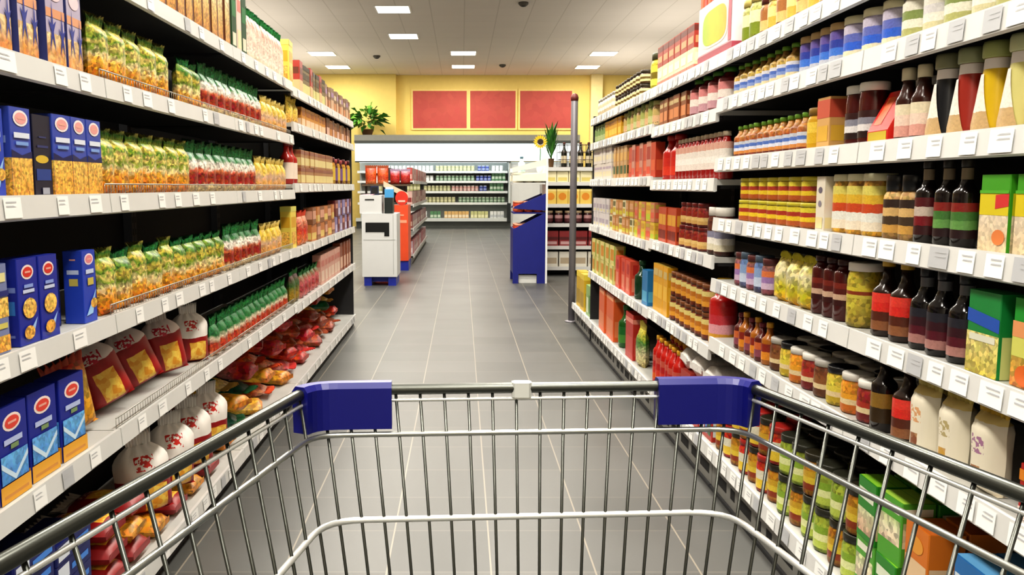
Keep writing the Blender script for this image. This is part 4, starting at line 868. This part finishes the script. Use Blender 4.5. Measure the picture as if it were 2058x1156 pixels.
ypb = carton('rice_box', 'box', .16, .07, .125, '#dcd088', [('r', .15, .2, .8, .8, '#d09034'), ('r', .85, 0, 1, 1, '#8aac3a')])
run('R', .555, 1180, 1226, ypb, 'pale yellow box with orange picture', f5, pitch=.165, tiers=2)
run('R', .555, 1228, 1258, carton('soup_packet', 'soup packet', .16, .06, .2, '#d05038', [('r', .2, .1, .8, .5, '#e0866a'), ('r', .3, .6, .8, .9, '#b82a20')]), 'coral red packet', f5, pitch=.18)
run('R', .555, 1260, 1271, bottle('oil_bottle', 'bottle', .045, .22, flat('#123a20', .2), flat('#1a4a28', .35), None), 'dark green bottle', f5, pitch=.12)
run('R', .555, 1273, 1290, carton('soup_packet', 'soup packet', .12, .06, .19, '#2a7ab0', [('r', .1, .1, .9, .4, '#5aacd0')]), 'blue packet', f5, pitch=.13)
run('R', .18, 1152, 1168, carton('rice_box', 'box', .2, .08, .3, '#c8a428', [('r', .1, .1, .9, .5, '#a88a2a'), ('r', 0, .85, 1, 1, '#e0c848')]), 'tall mustard yellow box', f6, pitch=.22)
run('R', .18, 1170, 1190, carton('rice_box', 'box', .2, .08, .24, '#8aac6a', [('r', .1, .1, .5, .6, '#dce4c8'), ('r', .6, .1, .9, .7, '#5a8a44')]), 'green and white box', f6, pitch=.22)
run('R', .18, 1194, 1226, carton('rice_box', 'box', .3, .1, .3, '#d8602a', [('r', .1, .1, .9, .45, '#e08050'), ('r', .05, .88, .95, .96, '#e8a070')]), 'large orange red box', f6, pitch=.33)
run('R', .18, 1228, 1238, bottle('oil_bottle', 'bottle', .05, .27, flat('#1a5a20', .2), flat('#2a6a28', .35), lab3('bottlegreen', '#4a8a3a', '#1c6a2a')), 'green bottle', f6, pitch=.14)
run('R', .18, 1240, 1262, carton('soup_packet', 'soup packet', .2, .08, .27, '#b83028', [('r', .1, .1, .9, .5, '#c84a40'), ('r', 0, .8, 1, .9, '#e08a7a')]), 'deep red packet', f6, pitch=.22)
run('R', .18, 1263, 1275, bag('snack_pouch', 'pouch', .14, .07, .25, rich('cream_yellow_print', '#c8b878', '#dcd4a8', '#4a8a3a', '#e0d050'), flat('#dccc60')), 'cream and yellow pouch', f6, pitch=.16)
# bottles waiting on the end rack behind the post

# ------------------------------------------------------------------ far chiller along the back wall
YC = 24.6
white = flat('#e6e8e6', .4, var=.03); grey = flat('#8f8f88', .5); dgrey = flat('#4b4f4c', .5); cabw = flat('#cfd4d2', .45, var=.04)
ch = empty('chiller', (0, YC, 0), label='long open dairy chiller with lit white header along the back wall', category='chiller')
def part(name, par, mat, *boxes):
    e = MB()
    for b in boxes: e.box(*b, mat)
    return e.obj(name, par)
x0, x1 = -3.0, 1.38
part('base', ch, dgrey, (x0, x1, .06, 1.09, 0, .20))
part('bottom_deck', ch, cabw, (x0, x1, .0, 1.09, .20, .245), (x0, x1, -.02, .02, .205, .30))
part('back_panel', ch, cabw, (x0, x1, 1.1, 1.14, 0, 2.4))
for z in (1.61, 1.33, 1.04, .715):
    s = part('shelf', ch, dgrey, (x0 + .02, x1 - .07, .34, 1.09, z - .03, z))
    part('price_rail', s, white, (x0 + .02, x1 - .07, .31, .338, z - .045, z + .02))
part('canopy', ch, grey, (x0, 3.3, -.12, 1.2, 2.42, 2.62)); 
part('canopy_edge', ch, dgrey, (x0, 3.3, -.14, -.121, 2.40, 2.46))
part('header', ch, emit('lit_header', '#e4f2f2', 1.15), (x0, 3.3, -.02, .08, 1.90, 2.40))
part('header_trim', ch, dgrey, (x0, x1, -.03, -.021, 1.86, 1.90), (x0, 3.3, -.03, -.021, 2.385, 2.40))
e = MB(); e.box(x1 - .05, x1, .0, 1.2, .2, 1.9, cabw); ep = e.obj('end_panel', ch)
part('bumper', ep, flat('#1d2224', .5), (x1 - .058, x1 - .051, .0, .3, .25, .72), (x1 - .1, x1 + .004, -.05, -.001, .2, .72))
part('lamp_strip', ch, emit('chiller_tube', '#eef8ff', 2), (x0 + .1, x1 - .1, .12, .18, 1.86, 1.89))
part('side_cabinet', ch, white, (x1 + .01, 3.3, .1, 1.14, 0, 1.88))
l = D.lights.new('chiller_lamp', 'AREA'); l.shape = 'RECTANGLE'; l.size = 4.2; l.size_y = .2; l.energy = 9; l.color = (.93, 1, 1)
lo = D.objects.new('chiller_lamp', l); COL.objects.link(lo); lo.location = ((x0 + x1) / 2, YC + .15, 1.84); lo.rotation_euler = (math.radians(25), 0, 0)
def milk(nm, c1, c2, h=.24, w=.09):
    return carton('milk_carton', 'carton', w, .08, h, c1, [('r', .05, .3, .95, .6, c2)], flap=True)
def tub(nm, c1, c2, h=.17, r=.05): return jar('dairy_tub', 'tub', r, h, flat(c1, .4), flat(c2, .4), lab3(nm, c1, c2, c1), .12, .95, n=10)
tw, ty, tg, tb, tp = tub('tubw', '#e4e4e0', '#f2f2ee'), tub('tuby', '#c8c89a', '#e8e4c0'), tub('tubg', '#8aa88a', '#d0dccc'), tub('tubb', '#4a5aa8', '#c0c8e8'), tub('tubp', '#d8a8a0', '#e8d8d0')
mw, mg, mb2, my, mo = milk('w', '#dcdedc', '#b8bcc0'), milk('g', '#5a8a62', '#c4d4c0'), milk('b', '#3a4a9c', '#c4cce8'), milk('y', '#c4c48a', '#e4e0b8'), milk('o', '#d8b070', '#ecdcc0')
zone = {1.61: [(-2.6, -.75, tw, 'white tub'), (-.75, .45, ty, 'pale yellow tub'), (.45, .85, tb, 'blue tub'), (.85, 1.28, tw, 'white tub at the end')],
        1.33: [(-2.6, -.75, tw, 'white tub'), (-.75, .4, tg, 'grey green tub'), (.4, .85, tb, 'blue tub'), (.85, 1.28, mg, 'green carton')],
        1.04: [(-2.6, -1.1, my, 'pale yellow carton'), (-1.1, -.3, ty, 'yellow tub'), (-.3, .5, tp, 'pinkish tub'), (.5, .8, tb, 'blue tub'), (.8, 1.28, mg, 'green carton')],
        .715: [(-2.6, -1.3, tw, 'white tub'), (-1.3, -.1, ty, 'pale yellow tub'), (-.1, 1.28, tg, 'grey green tub')],
        .245: [(-2.6, -.9, mw, 'white carton'), (-.9, -.5, mg, 'green carton'), (-.5, .25, mo, 'cream orange carton'), (.25, .8, my, 'pale yellow carton'), (.8, 1.28, mw, 'white carton at the end')]}
nmz = {1.61: 'top', 1.33: 'second', 1.04: 'third', .715: 'fourth', .245: 'bottom'}
for z, zs in zone.items():
    for a, b, t, cn in zs:
        pitch = t['w'] * 1.12; n = int((b - a) / pitch)
        for i in range(n):
            lb = f"{cn} in the row on the {nmz[z]} shelf of the far chiller"
            put(t, (a + pitch * (i + .5), YC + (.42 if z > .3 else .12) + rnd.uniform(0, .02), z + .0012), (0, 0, rnd.uniform(-.1, .1)), lb, lb)

def leaf_clump(mb, c, r, n, mat, seed, ls=.12, zmin=-.2):
    q = random.Random(seed)
    for _ in range(n):
        d = Vector((q.gauss(0, 1), q.gauss(0, 1), abs(q.gauss(0, 1)) + zmin)).normalized()
        p = Vector(c) + d * r * q.uniform(.45, 1); u = d.cross(Vector((q.random() - .5, q.random() - .5, 1))).normalized(); s = ls * q.uniform(.6, 1.2)
        tip = p + d * s - Vector((0, 0, s * .35)); mid = p + d * s * .5
        mb.poly([p, mid + u * s * .25, tip, mid - u * s * .25], mat)
leafm = [flat('#3f7a2a', .5), flat('#2a5a1e', .5), flat('#6a9a3c', .5)]
def plant(name, loc, r, h, label, n=90, ls=.14):
    e = MB(); e.lathe([(r * .3, 0), (r * .42, h * .3), (r * .45, h * .3)], flat('#7a5a3a', .6), 12); o = e.obj(name); o.location = loc; o['label'] = label; o['category'] = 'plant'
    f = MB()
    for k in range(3): leaf_clump(f, (0, 0, h * .62), r, n // 3, leafm[k], k + 3, ls)
    f.obj('foliage', o); return o
plant('potted_plant', ((741 - VX) / F * 25.1, 25.1, 2.624), .42, .6, 'bushy green plant on top of the chiller canopy at its left end', 150, .3)

# ------------------------------------------------------------------ white counter at the end of the left run
bluem = flat('#1f2f9a', .4); whitem = flat('#cfd0d0', .4, var=.03); blackm = flat('#0d0e0f', .4)
wc = empty('white_counter', (-.99, 10.4, 0), label='white waste-sorting counter with black slot and blue plinth, end of left shelves', category='counter')
part('plinth', wc, bluem, (-.19, -.1, .02, .56, 0, .11), (.1, .195, .02, .56, 0, .11), (-.1, .1, .1, .5, .04, .11))
cb = part('cabinet', wc, whitem, (-.21, .21, .0, .58, .11, .87))
part('slot', cb, blackm, (-.165, .12, -.004, -.001, .65, .765), (.06, .12, -.004, -.001, .60, .65))
part('door_line', cb, flat('#a8aaa8', .5), (-.19, .19, -.003, -.001, .555, .56), (.165, .17, -.003, -.001, .14, .86))
tb_ = part('top_box', wc, whitem, (-.235, .03, .02, .5, .871, 1.09))
part('slit', tb_, blackm, (-.17, -.06, .016, .019, 1.03, 1.045))
part('scanner', wc, flat('#1c2422', .4), (.06, .16, .05, .3, .872, 1.06))
e = MB(); e.box(-.05, .05, -.015, .015, 0, .11, flat('#1d2848', .35), ch=.004); o = e.obj('phone'); o.location = (-1.06, 10.6, 1.0905); o['label'] = 'small dark navy device standing on the white counter'; o['category'] = 'device'
part('screen', o, blackm, (-.04, .04, -.0165, -.0155, .015, .095))
e = MB(); e.box(-.055, .055, -.04, .04, 0, .10, flat('#4a9ad0', .4), ch=.004); o = e.obj('leaflet_box'); o.location = (-.88, 10.58, 1.0615); o['label'] = 'light blue leaflet box on the black scanner of the white counter'; o['category'] = 'box'
part('paper', o, white, (-.045, .045, -.02, .03, .1, .125))
e = MB(); e.poly([(-.09, -.05, .001), (.06, -.06, .001), (.09, .05, .012), (-.07, .06, .004)], flat('#d8a8b4', .5)); e.poly([(-.06, -.02, .0105), (.03, -.03, .0105), (.03, .0, .0125), (-.06, .01, .011)], flat('#f0dce0', .5)); o = e.obj('leaflet'); o.location = (-1.14, 10.55, 1.0915); o['label'] = 'pink leaflet lying flat on the white counter'; o['category'] = 'leaflet'

# ------------------------------------------------------------------ red promotion stand behind it
redm, orm = flat('#d8341e', .4), flat('#e0522a', .4)
ps = empty('promotion_stand', (-1.06, 12.3, 0), label='orange red promotion stand with round red header behind the white counter', category='display stand')
part('plinth', ps, bluem, (-.3, .3, .02, .6, 0, .14))
bd = part('body', ps, orm, (-.3, .3, .0, .62, .141, .93))
part('stripe', bd, flat('#f0a080', .4), (.1, .28, -.004, -.001, .68, .72), (.12, .24, -.004, -.001, .78, .80))
e = MB(); ring = [(.21 + .09 * math.cos(a * math.pi / 12), 1.03 + .1 * math.sin(a * math.pi / 12)) for a in range(24)]
b = len(e.v); e.v += [(x, 0, z) for x, z in ring] + [(x, .03, z) for x, z in ring]
for i in range(24): e.face((b + i, b + (i + 1) % 24, b + 24 + (i + 1) % 24, b + 24 + i), redm)
e.face(tuple(range(b, b + 24)), redm); e.face(tuple(range(b + 47, b + 23, -1)), redm)
hdp = e.obj('round_header', ps); part('white_bar', hdp, flat('#f4c0b0', .4), (.16, .26, -.004, -.001, .975, 1.0))
part('rack_shelf', ps, flat('#5a4a3a', .5), (-.36, .3, .1, .62, 1.2, 1.225)); part('rack_post', ps, dgrey, (-.36, -.33, .5, .53, .0, 1.2)); part('rack_post', ps, dgrey, (.2, .23, .56, .59, .931, 1.2))
e = MB(); e.poly([(-.05, .06, 1.19), (.3, .06, 1.02), (.3, .06, 1.10), (-.05, .06, 1.27)], flat('#d8ccb0', .5)); e.obj('slanted_board', ps)
ob = bag('snack_pouch', 'pouch', .16, .09, .27, rich('orange_snack_print', '#d88a5a', '#c8481e', '#d8602a', '#b83a1a'), flat('#a04a24', .4))
rbg = bag('snack_pouch', 'pouch', .14, .08, .22, rich('dark_red_snack_print', '#7a2a1a', '#a81c1c', '#c03028', '#b87a8a'), flat('#a890a8', .4))
for i in range(2): put(ob, (-1.30 + i * .17, 12.5, 1.2262), (0, 0, .05), f"orange snack pouch, {('left', 'right')[i]} of the pair on top of the promotion stand")
for i in range(2): put(rbg, (-.96 + i * .15, 12.55, 1.2262), (0, 0, -.05), f"dark red snack pouch, {('left', 'right')[i]} one on top of the promotion stand")

# far low shelving past the promotion stand
def far_bay(y0, y1, label, X, zs):
    global XL
    keep = XL; XL = X
    o = bay('L', y0, y1, zs, .14, 1.5, label, (), tagdens=1.5); XL = keep; return o
for (y0, y1, lb, fc) in ((13.4, 15.9, 'far shelving bay past the red promotion stand, red and pink packets', 'nearer far bay'), (15.9, 18.6, 'last far shelving bay before the chiller on the left', 'last far bay')):
    far_bay(y0, y1, lb, -.74, [1.28, .92, .55])
    keep = XL; XL = -.74
    pks = [carton('snack_box', 'box', .2, .08, .2, c, [('r', .1, .15, .9, .5, d)]) for c, d in (('#b04a44', '#d8a8a0'), ('#c8a8a0', '#8a3a3a'), ('#8a4a4a', '#c8b0a0'), ('#b8a0a8', '#e0d0d0'))]
    for z, st in ((1.28, 0), (.92, 1), (.55, 2), (.14, 3)):
        run('L', z, 0, 0, [pks[st], pks[(st + 1) % 4]], [('red packet', 'pale pink packet', 'maroon packet', 'greyish pink packet')[st], ('pale pink packet', 'maroon packet', 'greyish pink packet', 'red packet')[st]], f"{('top', 'second', 'third', 'bottom')[st]} shelf of the {fc}", ys=(y0 + .06, y1 - .06), pitch=.22)
    XL = keep

# ------------------------------------------------------------------ blue display bin on the right of the aisle
bn = empty('display_bin', (.83, 10.66, 0), label='dark blue and cream display bin with slanted sides on the aisle right', category='display stand')
navy = flat('#161f78', .4); cream = flat('#ece6d0', .45)
def plate(par, name, pts, ya, yb, mat):
    e = MB(); b = len(e.v); n = len(pts); e.v += [(x, ya, z) for x, z in pts] + [(x, yb, z) for x, z in pts]
    for i in range(n): e.face((b + i, b + n + i, b + n + (i + 1) % n, b + (i + 1) % n), mat)
    e.face(tuple(range(b, b + n)), mat); e.face(tuple(range(b + 2 * n - 1, b + n - 1, -1)), mat); return e.obj(name, par)
for ya in (0, .54):
    plate(bn, 'side_panel', [(-.2, 0), (-.13, 0), (-.13, .12), (.10, .12), (.10, 0), (.2, 0), (.2, .875), (-.2, .67)], ya, ya + .02, navy)
    plate(bn, 'upper_side_panel', [(-.2, .925), (.2, .90), (.2, 1.11), (-.18, .95)], ya, ya + .02, navy)
    plate(bn, 'cream_side_panel', [(-.21, 1.26), (.2, 1.26), (.2, 1.36), (-.21, 1.33)], ya, ya + .02, cream)
    plate(bn, 'cream_side_panel', [(-.21, 1.37), (.2, 1.45), (.2, 1.53), (-.21, 1.42)], ya, ya + .02, cream)
part('back_board', bn, white, (.201, .225, 0, .56, 0, 1.55))
for z in (.60, .88, 1.24): part('tray', bn, white if z > 1.1 else navy, (-.195, .195, .021, .539, z - .02, z))
part('tray', bn, cream, (-.195, .195, .021, .539, 1.34, 1.36))
part('front_board', bn, navy, (-.199, -.185, .021, .539, .12, .68)); part('white_block', bn, white, (-.12, .1, .06, .5, .0, .1))  # plain white block set in the gap between the feet
otub = jar('snack_tub', 'tub', .055, .13, flat('#c8482a', .4), flat('#e89a7a', .4), lab3('orangetub', '#d8704a', '#e8c0a0', '#c84a2a'), .1, .95, n=12)
wtub = jar('snack_tub', 'tub', .055, .09, flat('#e0d8c4', .4), flat('#ece8dc', .4), lab3('creamtub', '#e8e0c8', '#d0b890', '#ece4d0'), .1, .95, n=12)
for z, tn, t, cn in ((.60, 'lower', otub, 'orange red tub'), (.88, 'middle', otub, 'orange red tub'), (1.24, 'upper', wtub, 'cream tub')):
    for j in range(4):
        for i in range(3):
            lb = f"{cn} in the {tn} tray of the blue display bin"
            put(t, (.83 - .122 + i * .118, 10.66 + .09 + j * .12, z + .0012), (0, 0, 0), lb, lb)
# sunflower in a vase and a bottle on the bin
e = MB(); e.lathe([(.03, 0), (.045, .05), (.025, .10), (.03, .12)], white, 12); o = e.obj('sunflower'); o.location = (.97, 10.85, 1.362)
o['label'] = 'yellow sunflower in a small white vase on the blue display bin'; o['category'] = 'flower'
e = MB(); e.tube([(0, 0, .1), (.005, 0, .25), (.0, -.02, .37)], .006, leafm[0], 6); e.obj('stem', o)
e = MB()
for k in range(16):
    a = 2 * math.pi * k / 16; c_, s_ = math.cos(a), math.sin(a); r0, r1 = .03, .09
    e.poly([(c_ * r0, -.03, .38 + s_ * r0), (c_ * .06 - s_ * .016, -.036, .38 + s_ * .06 + c_ * .016), (c_ * r1, -.03, .38 + s_ * r1), (c_ * .06 + s_ * .016, -.036, .38 + s_ * .06 - c_ * .016)], flat('#e2b81c', .5))
e.obj('petals', o)
e = MB(); e.v += [(.036 * math.cos(a * math.pi / 8), -.038 - .008 * (a % 2), .38 + .036 * math.sin(a * math.pi / 8)) for a in range(16)]; e.face(tuple(range(16)), flat('#2a1a0e', .7)); e.obj('flower_centre', o)
put(bottle('spray_bottle', 'bottle', .045, .2, flat('#c8dce4', .3), flat('#5a7a8a', .4), lab3('spray', '#a8c8d8', '#e4ecf0')), (.74, 10.8, 1.3612), (0, 0, 0), 'pale blue bottle standing on the cream tray of the display bin')

# ------------------------------------------------------------------ end rack across the side passage
rk = empty('end_rack', (1.5, 11.6, 0), label='dark end rack with cream and yellow boxes beyond the grey post', category='shelving')
part('back_panel', rk, dark, (-.42, .42, .42, .44, 0, 1.42))
for x in (-.42, .4): part('upright', rk, flat('#a8a6a4', .4), (x, x + .02, .0, .44, 0, 1.42))
for z in (1.445, 1.25, .96, .70, .40, .12):
    s = part('shelf', rk, shelfm, (-.4, .4, .01, .42, z - .03, z)); part('price_rail', s, lipm, (-.4, .4, -.005, .009, z - .045, z + .004))
def rackrow(z, t, lk, n):
    for i in range(n): put(t, (1.5 - .39 + .78 * (i + .5) / n, 11.6 + .02 + t['d'] / 2 + .01, z + .0012), (0, 0, rnd.uniform(-.04, .04)), f"{lk}, {['first', 'second', 'third', 'fourth', 'fifth', 'sixth', 'seventh', 'eighth'][i]} from the aisle on the end rack beyond the post")
rackrow(1.25, carton('cereal_box', 'box', .15, .08, .16, '#e8e0b8', [('r', .1, .1, .9, .4, '#d8c878')]), 'cream box', 5)
rackrow(.96, carton('cereal_box', 'box', .15, .08, .2, '#e0c060', [('e', .5, .5, .35, .25, '#d88a2a'), ('r', 0, .85, 1, 1, '#f0dc90')]), 'yellow box with orange disc', 5)
rackrow(.70, jar('sauce_jar', 'jar', .055, .17, flat('#3a1a1e', .25), flat('#c8b090', .4), lab3('rackjar', '#5a2a30', '#b89090')), 'dark jar', 6)
rackrow(.40, carton('cereal_box', 'box', .18, .1, .2, '#8a2a2e', [('r', 0, .4, 1, .6, '#5a1a1e'), ('r', .1, .1, .9, .3, '#c8a0a0')]), 'dark red box', 4)
rackrow(.12, carton('cereal_box', 'box', .18, .1, .2, '#e0dcd0', [('r', .1, .2, .9, .6, '#b8a890')]), 'white lower box', 4)
bk = empty('wire_basket', (1.60, 11.66, 1.451), label='brown wire basket holding dark bottles above the end rack', category='basket')
wbm = flat('#6a5a58', .4, .4)
e = MB()
for z in (0, .1, .2, .3): e.tube([(-.3, 0, z), (.3, 0, z), (.3, .28, z), (-.3, .28, z)], .004, wbm, 5, closed=True)
e.obj('rim', bk)
e = MB()
for k in range(13): e.tube([(-.3 + k * .05, 0, 0), (-.3 + k * .05, 0, .3)], .003, wbm, 4); e.tube([(-.3 + k * .05, .28, 0), (-.3 + k * .05, .28, .3)], .003, wbm, 4); e.tube([(-.3 + k * .05, 0, 0), (-.3 + k * .05, .28, 0)], .003, wbm, 4)
e.obj('mesh', bk)
wb = bottle('wine_bottle', 'wine bottle', .04, .33, flat('#1a1e14', .15), flat('#5a2a24', .4), lab3('wine', '#c8b890', '#d8ccb0'), .36, (.58, .78), .1, (.15, .45))
for i in range(5): put(wb, (1.60 - .22 + i * .11, 11.80, 1.4555), (0, 0, 0), f"dark wine bottle, {['first', 'second', 'third', 'fourth', 'fifth'][i]} from the aisle in the wire basket")
plant('tall_plant', (1.20, 11.75, 1.446), .1, .4, 'slender dark green plant in a pot on top of the end rack', 4, .05)
e = D.objects['tall_plant']
f = MB(); f.tube([(0, 0, .1), (.0, .0, .3)], .012, leafm[1], 6); e2 = f.obj('stem', e)
f = MB()
for k in range(40):
    a = k * 2.4; z = .2 + .3 * (k / 40); d = Vector((math.cos(a), math.sin(a), 2.2)).normalized(); p = Vector((0, 0, z - .1)); u = d.cross(Vector((0, 0, 1))).normalized(); s = .26
    f.poly([p, p + d * s * .5 + u * .022, p + d * s, p + d * s * .5 - u * .022], leafm[k % 2])
f.obj('leaves', e)

# ------------------------------------------------------------------ shopping cart
chrome = flat('#5a5c58', .30, .85, var=.04); bump = flat('#10136e', .35, var=.05); bright = flat('#d2d3d0', .3, .5, var=.03)
steel = flat('#a6a8a4', .28, .85, var=.03)
ct = empty('shopping_cart', (.075, .5, 0), label='wire shopping cart with dark blue corner bumpers, pushed from the camera', category='shopping cart')
OX, OY = .075, .5
FLx, FRx, FY0, FY1, RY = -.174, .327, .952, .980, .12
RLx, RRx = -.333, .495
ZR = .972
def corner(z):                                       # basket outline at height z: rear left, front left, front right, rear right
    s = (ZR - z) * .15; dz = 0
    return [(RLx + s * 2.6, RY + s * .4), (FLx + s, FY0 - s), (FRx - s, FY1 - s), (RRx - s * 2.6, RY + s * .4)]
def rz_(y, z): return z + .02 * max(0, (FY0 - y) / .8) * (z / ZR)
def ringpts(z, rad, closed=False):
    c = corner(z); out = []
    P4 = [Vector((x, y)) for x, y in c]
    out.append((P4[0].x, P4[0].y))
    for i in (1, 2):
        a, b, d = P4[i - 1], P4[i], P4[i + 1]
        u = (a - b).normalized(); w = (d - b).normalized()
        p0, p2 = b + u * rad, b + w * rad
        for k in range(7):
            t = k / 6; out.append(tuple(p0 * (1 - t) ** 2 + b * 2 * t * (1 - t) + p2 * t * t))
    out.append((P4[3].x, P4[3].y))
    return [(x - OX, y - OY, rz_(y, z)) for x, y in out]
e = MB(); e.tube(ringpts(ZR, .035), .0062, chrome, 10); e.obj('rim', ct)
e = MB(); e.tube(ringpts(ZR - .012, .035), .0022, bright, 6); e.obj('rim_wire', ct)
e = MB(); e.tube(ringpts(.922, .035), .0032, steel, 8); e.obj('upper_hoop', ct)
e = MB(); e.tube(ringpts(.828, .045), .0037, bright, 8); e.obj('middle_hoop', ct)  # paler colour paints in the light this hoop reflects from above
e = MB(); e.tube(ringpts(.70, .05), .0036, chrome, 8); e.obj('lower_hoop', ct)
ZB = .56
e = MB(); rp = ringpts(ZB, .05); e.tube(rp, .005, chrome, 8, closed=True); e.obj('bottom_hoop', ct)
e = MB(); e.tube([rp[0], rp[-1]], .004, chrome, 6)
for k in range(1, 12):
    t = k / 12; cb4 = corner(ZB)
    xa = cb4[0][0] + (cb4[3][0] - cb4[0][0]) * t; xb = cb4[1][0] + (cb4[2][0] - cb4[1][0]) * t
    yb2 = cb4[1][1] + (cb4[2][1] - cb4[1][1]) * t
    e.tube([(xa - OX, RY - OY, ZB + .007), (xb - OX, yb2 - OY, ZB + .005)], .002, chrome, 5)
e.obj('basket_floor', ct)
def wire(f0, f1, par, nm='wire'):
    e = MB(); e.tube([f0, f1], .0019, chrome, 6); return e.obj(nm, par)
def edge(i, t, z):
    c = corner(z); a, b = c[i], c[i + 1]
    x, y = a[0] + (b[0] - a[0]) * t, a[1] + (b[1] - a[1]) * t
    return (x - OX, y - OY, rz_(y, z))
fp = empty('front_panel', (0, 0, 0)); fp.parent = ct
nf = 18
for k in range(nf): 
    t = (k + .62) / (nf + .3); wire(edge(1, t, ZR - .004), edge(1, t, ZB), fp)
for i, nm in ((0, 'left_panel'), (2, 'right_panel')):
    pn = empty(nm, (0, 0, 0)); pn.parent = ct
    for k in range(19):
        t = (k + .5) / 19; wire(edge(i, t, ZR - .004), edge(i, t, ZB), pn)
gt = empty('rear_gate', (0, 0, 0)); gt.parent = ct
for k in range(14):
    t = (k + .5) / 14; a, b = edge(0, 0, ZR), edge(2, 1, ZR); c, d = edge(0, 0, ZB), edge(2, 1, ZB)
    wire(tuple(a[j] + (b[j] - a[j]) * t for j in range(3)), tuple(c[j] + (d[j] - c[j]) * t for j in range(3)), gt)
e = MB(); e.tube([edge(0, 0, ZR), edge(2, 1, ZR)], .005, chrome, 8); e.obj('gate_bar', gt)
# bumpers: a slab swept round each front corner
def bumper(pts, nm):
    e = MB(); zt, zb2, th = ZR + .0095, ZR - .043, .0105
    n = len(pts); secs = []
    for i, p in enumerate(pts):
        p = Vector(p); a = Vector(pts[max(i - 1, 0)]); b = Vector(pts[min(i + 1, n - 1)]); t = (b - a).normalized(); nrm = Vector((-t.y, t.x))
        pr = [(-th, zb2), (th * .9, zb2), (th, zt - .006), (th * .55, zt), (-th * .55, zt), (-th, zt - .006)]
        secs.append([(p.x + nrm.x * o_ - OX, p.y + nrm.y * o_ - OY, z) for o_, z in pr])
    m = 6; b0 = len(e.v)
    for s in secs: e.v += s
    for i in range(n - 1):
        for k in range(m): e.face((b0 + i * m + k, b0 + i * m + (k + 1) % m, b0 + (i + 1) * m + (k + 1) % m, b0 + (i + 1) * m + k), bump)
    e.face(tuple(range(b0 + m - 1, b0 - 1, -1)), bump); e.face(tuple(b0 + (n - 1) * m + k for k in range(m)), bump)
    o = e.obj(nm, ct); return o
R_ = [(x + OX, y + OY) for x, y, z in ringpts(ZR, .035)]
fy = lambda x: FY0 + (FY1 - FY0) * (x - FLx) / (FRx - FLx)
li = R_[1:8]; ri = R_[8:15]
bumper(li[1:] + [(-.13, fy(-.13)), (-.079, fy(-.079))], 'corner_bumper')
bumper([(.224, fy(.224)), (.28, fy(.28))] + ri[:-1], 'corner_bumper')
e = MB(); x = .068; e.box(x - .011 - OX, x + .011 - OX, fy(x) - .0075 - OY, fy(x) + .0075 - OY, ZR - .010, ZR + .0068, flat('#c4c6c2', .25), ch=.003); e.obj('label_clip', ct)
# chassis, handle, castors (below the view)
e = MB()
for s, (a, b) in ((-1, (-.26, -.13)), (1, (.40, .28))):
    e.tube([(a - OX, .16 - OY, ZB), (a - OX, .14 - OY, .2), (b - OX, .86 - OY, .15), (b - OX, .84 - OY, .20)], .011, chrome, 8)
    e.tube([(a - OX, .14 - OY, .2), (a - OX, .10 - OY, ZB + .3), (a - .05 * -s * -1 - OX, .06 - OY, 1.0)], .011, chrome, 8)
e.tube([(-.255 - OX, .16 - OY, .24), (.395 - OX, .16 - OY, .24)], .009, chrome, 8); e.tube([(-.135 - OX, .8 - OY, .16), (.285 - OX, .8 - OY, .16)], .009, chrome, 8)
e.obj('chassis', ct)
e = MB(); e.tube([(-.30 - OX, .05 - OY, 1.0), (.44 - OX, .05 - OY, 1.0)], .014, bump, 12); e.obj('handle', ct)
for x, y in ((-.265, .14), (.405, .14), (-.13, .84), (.28, .84)):
    e = MB(); pr = [(.055, -.014), (.06, -.01), (.06, .01), (.055, .014)]
    n = 18; b = len(e.v)
    for r, w_ in pr:
        for k in range(n): e.v.append((x + w_ - OX, y - OY + r * math.cos(2 * math.pi * k / n), .0605 + r * math.sin(2 * math.pi * k / n)))
    for i in range(3):
        for k in range(n): e.face((b + i * n + k, b + i * n + (k + 1) % n, b + (i + 1) * n + (k + 1) % n, b + (i + 1) * n + k), flat('#26282a', .6), True)
    e.face(tuple(range(b + n - 1, b - 1, -1)), chrome); e.face(tuple(b + 3 * n + k for k in range(n)), chrome)
    cst = e.obj('castor', ct)
    e = MB(); e.box(x - .02 - OX, x - .016 - OX, y - .02 - OY, y + .02 - OY, .05, .14, chrome); e.box(x + .016 - OX, x + .02 - OX, y - .02 - OY, y + .02 - OY, .05, .14, chrome); e.box(x - .02 - OX, x + .02 - OX, y - .02 - OY, y + .02 - OY, .135, .14, chrome); e.obj('fork', cst)


# ------------------------------------------------------------------ camera
cam = D.cameras.new('camera'); co = D.objects.new('camera', cam); COL.objects.link(co)
cam.sensor_width = 36; cam.lens = F / 2058 * 36; cam.shift_x = (1029 - VX) / 2058
cam.clip_start = .02; cam.clip_end = 200
co.location = (0, 0, H); co.rotation_euler = (math.pi / 2 - PITCH, 0, 0)
SC.camera = co
w = D.worlds.new('world'); SC.world = w; w.use_nodes = True
w.node_tree.nodes['Background'].inputs[0].default_value = (.9, .88, .84, 1); w.node_tree.nodes['Background'].inputs[1].default_value = .3
SC.view_settings.view_transform = 'Standard'
SC.view_settings.exposure = 0.0
try: SC.view_settings.look = 'Medium High Contrast'
except Exception as ex: print('LOOK', ex)
SC.cycles.use_denoising = True
SC.cycles.max_bounces = 6
SC.cycles.diffuse_bounces = 4
SC.cycles.glossy_bounces = 3
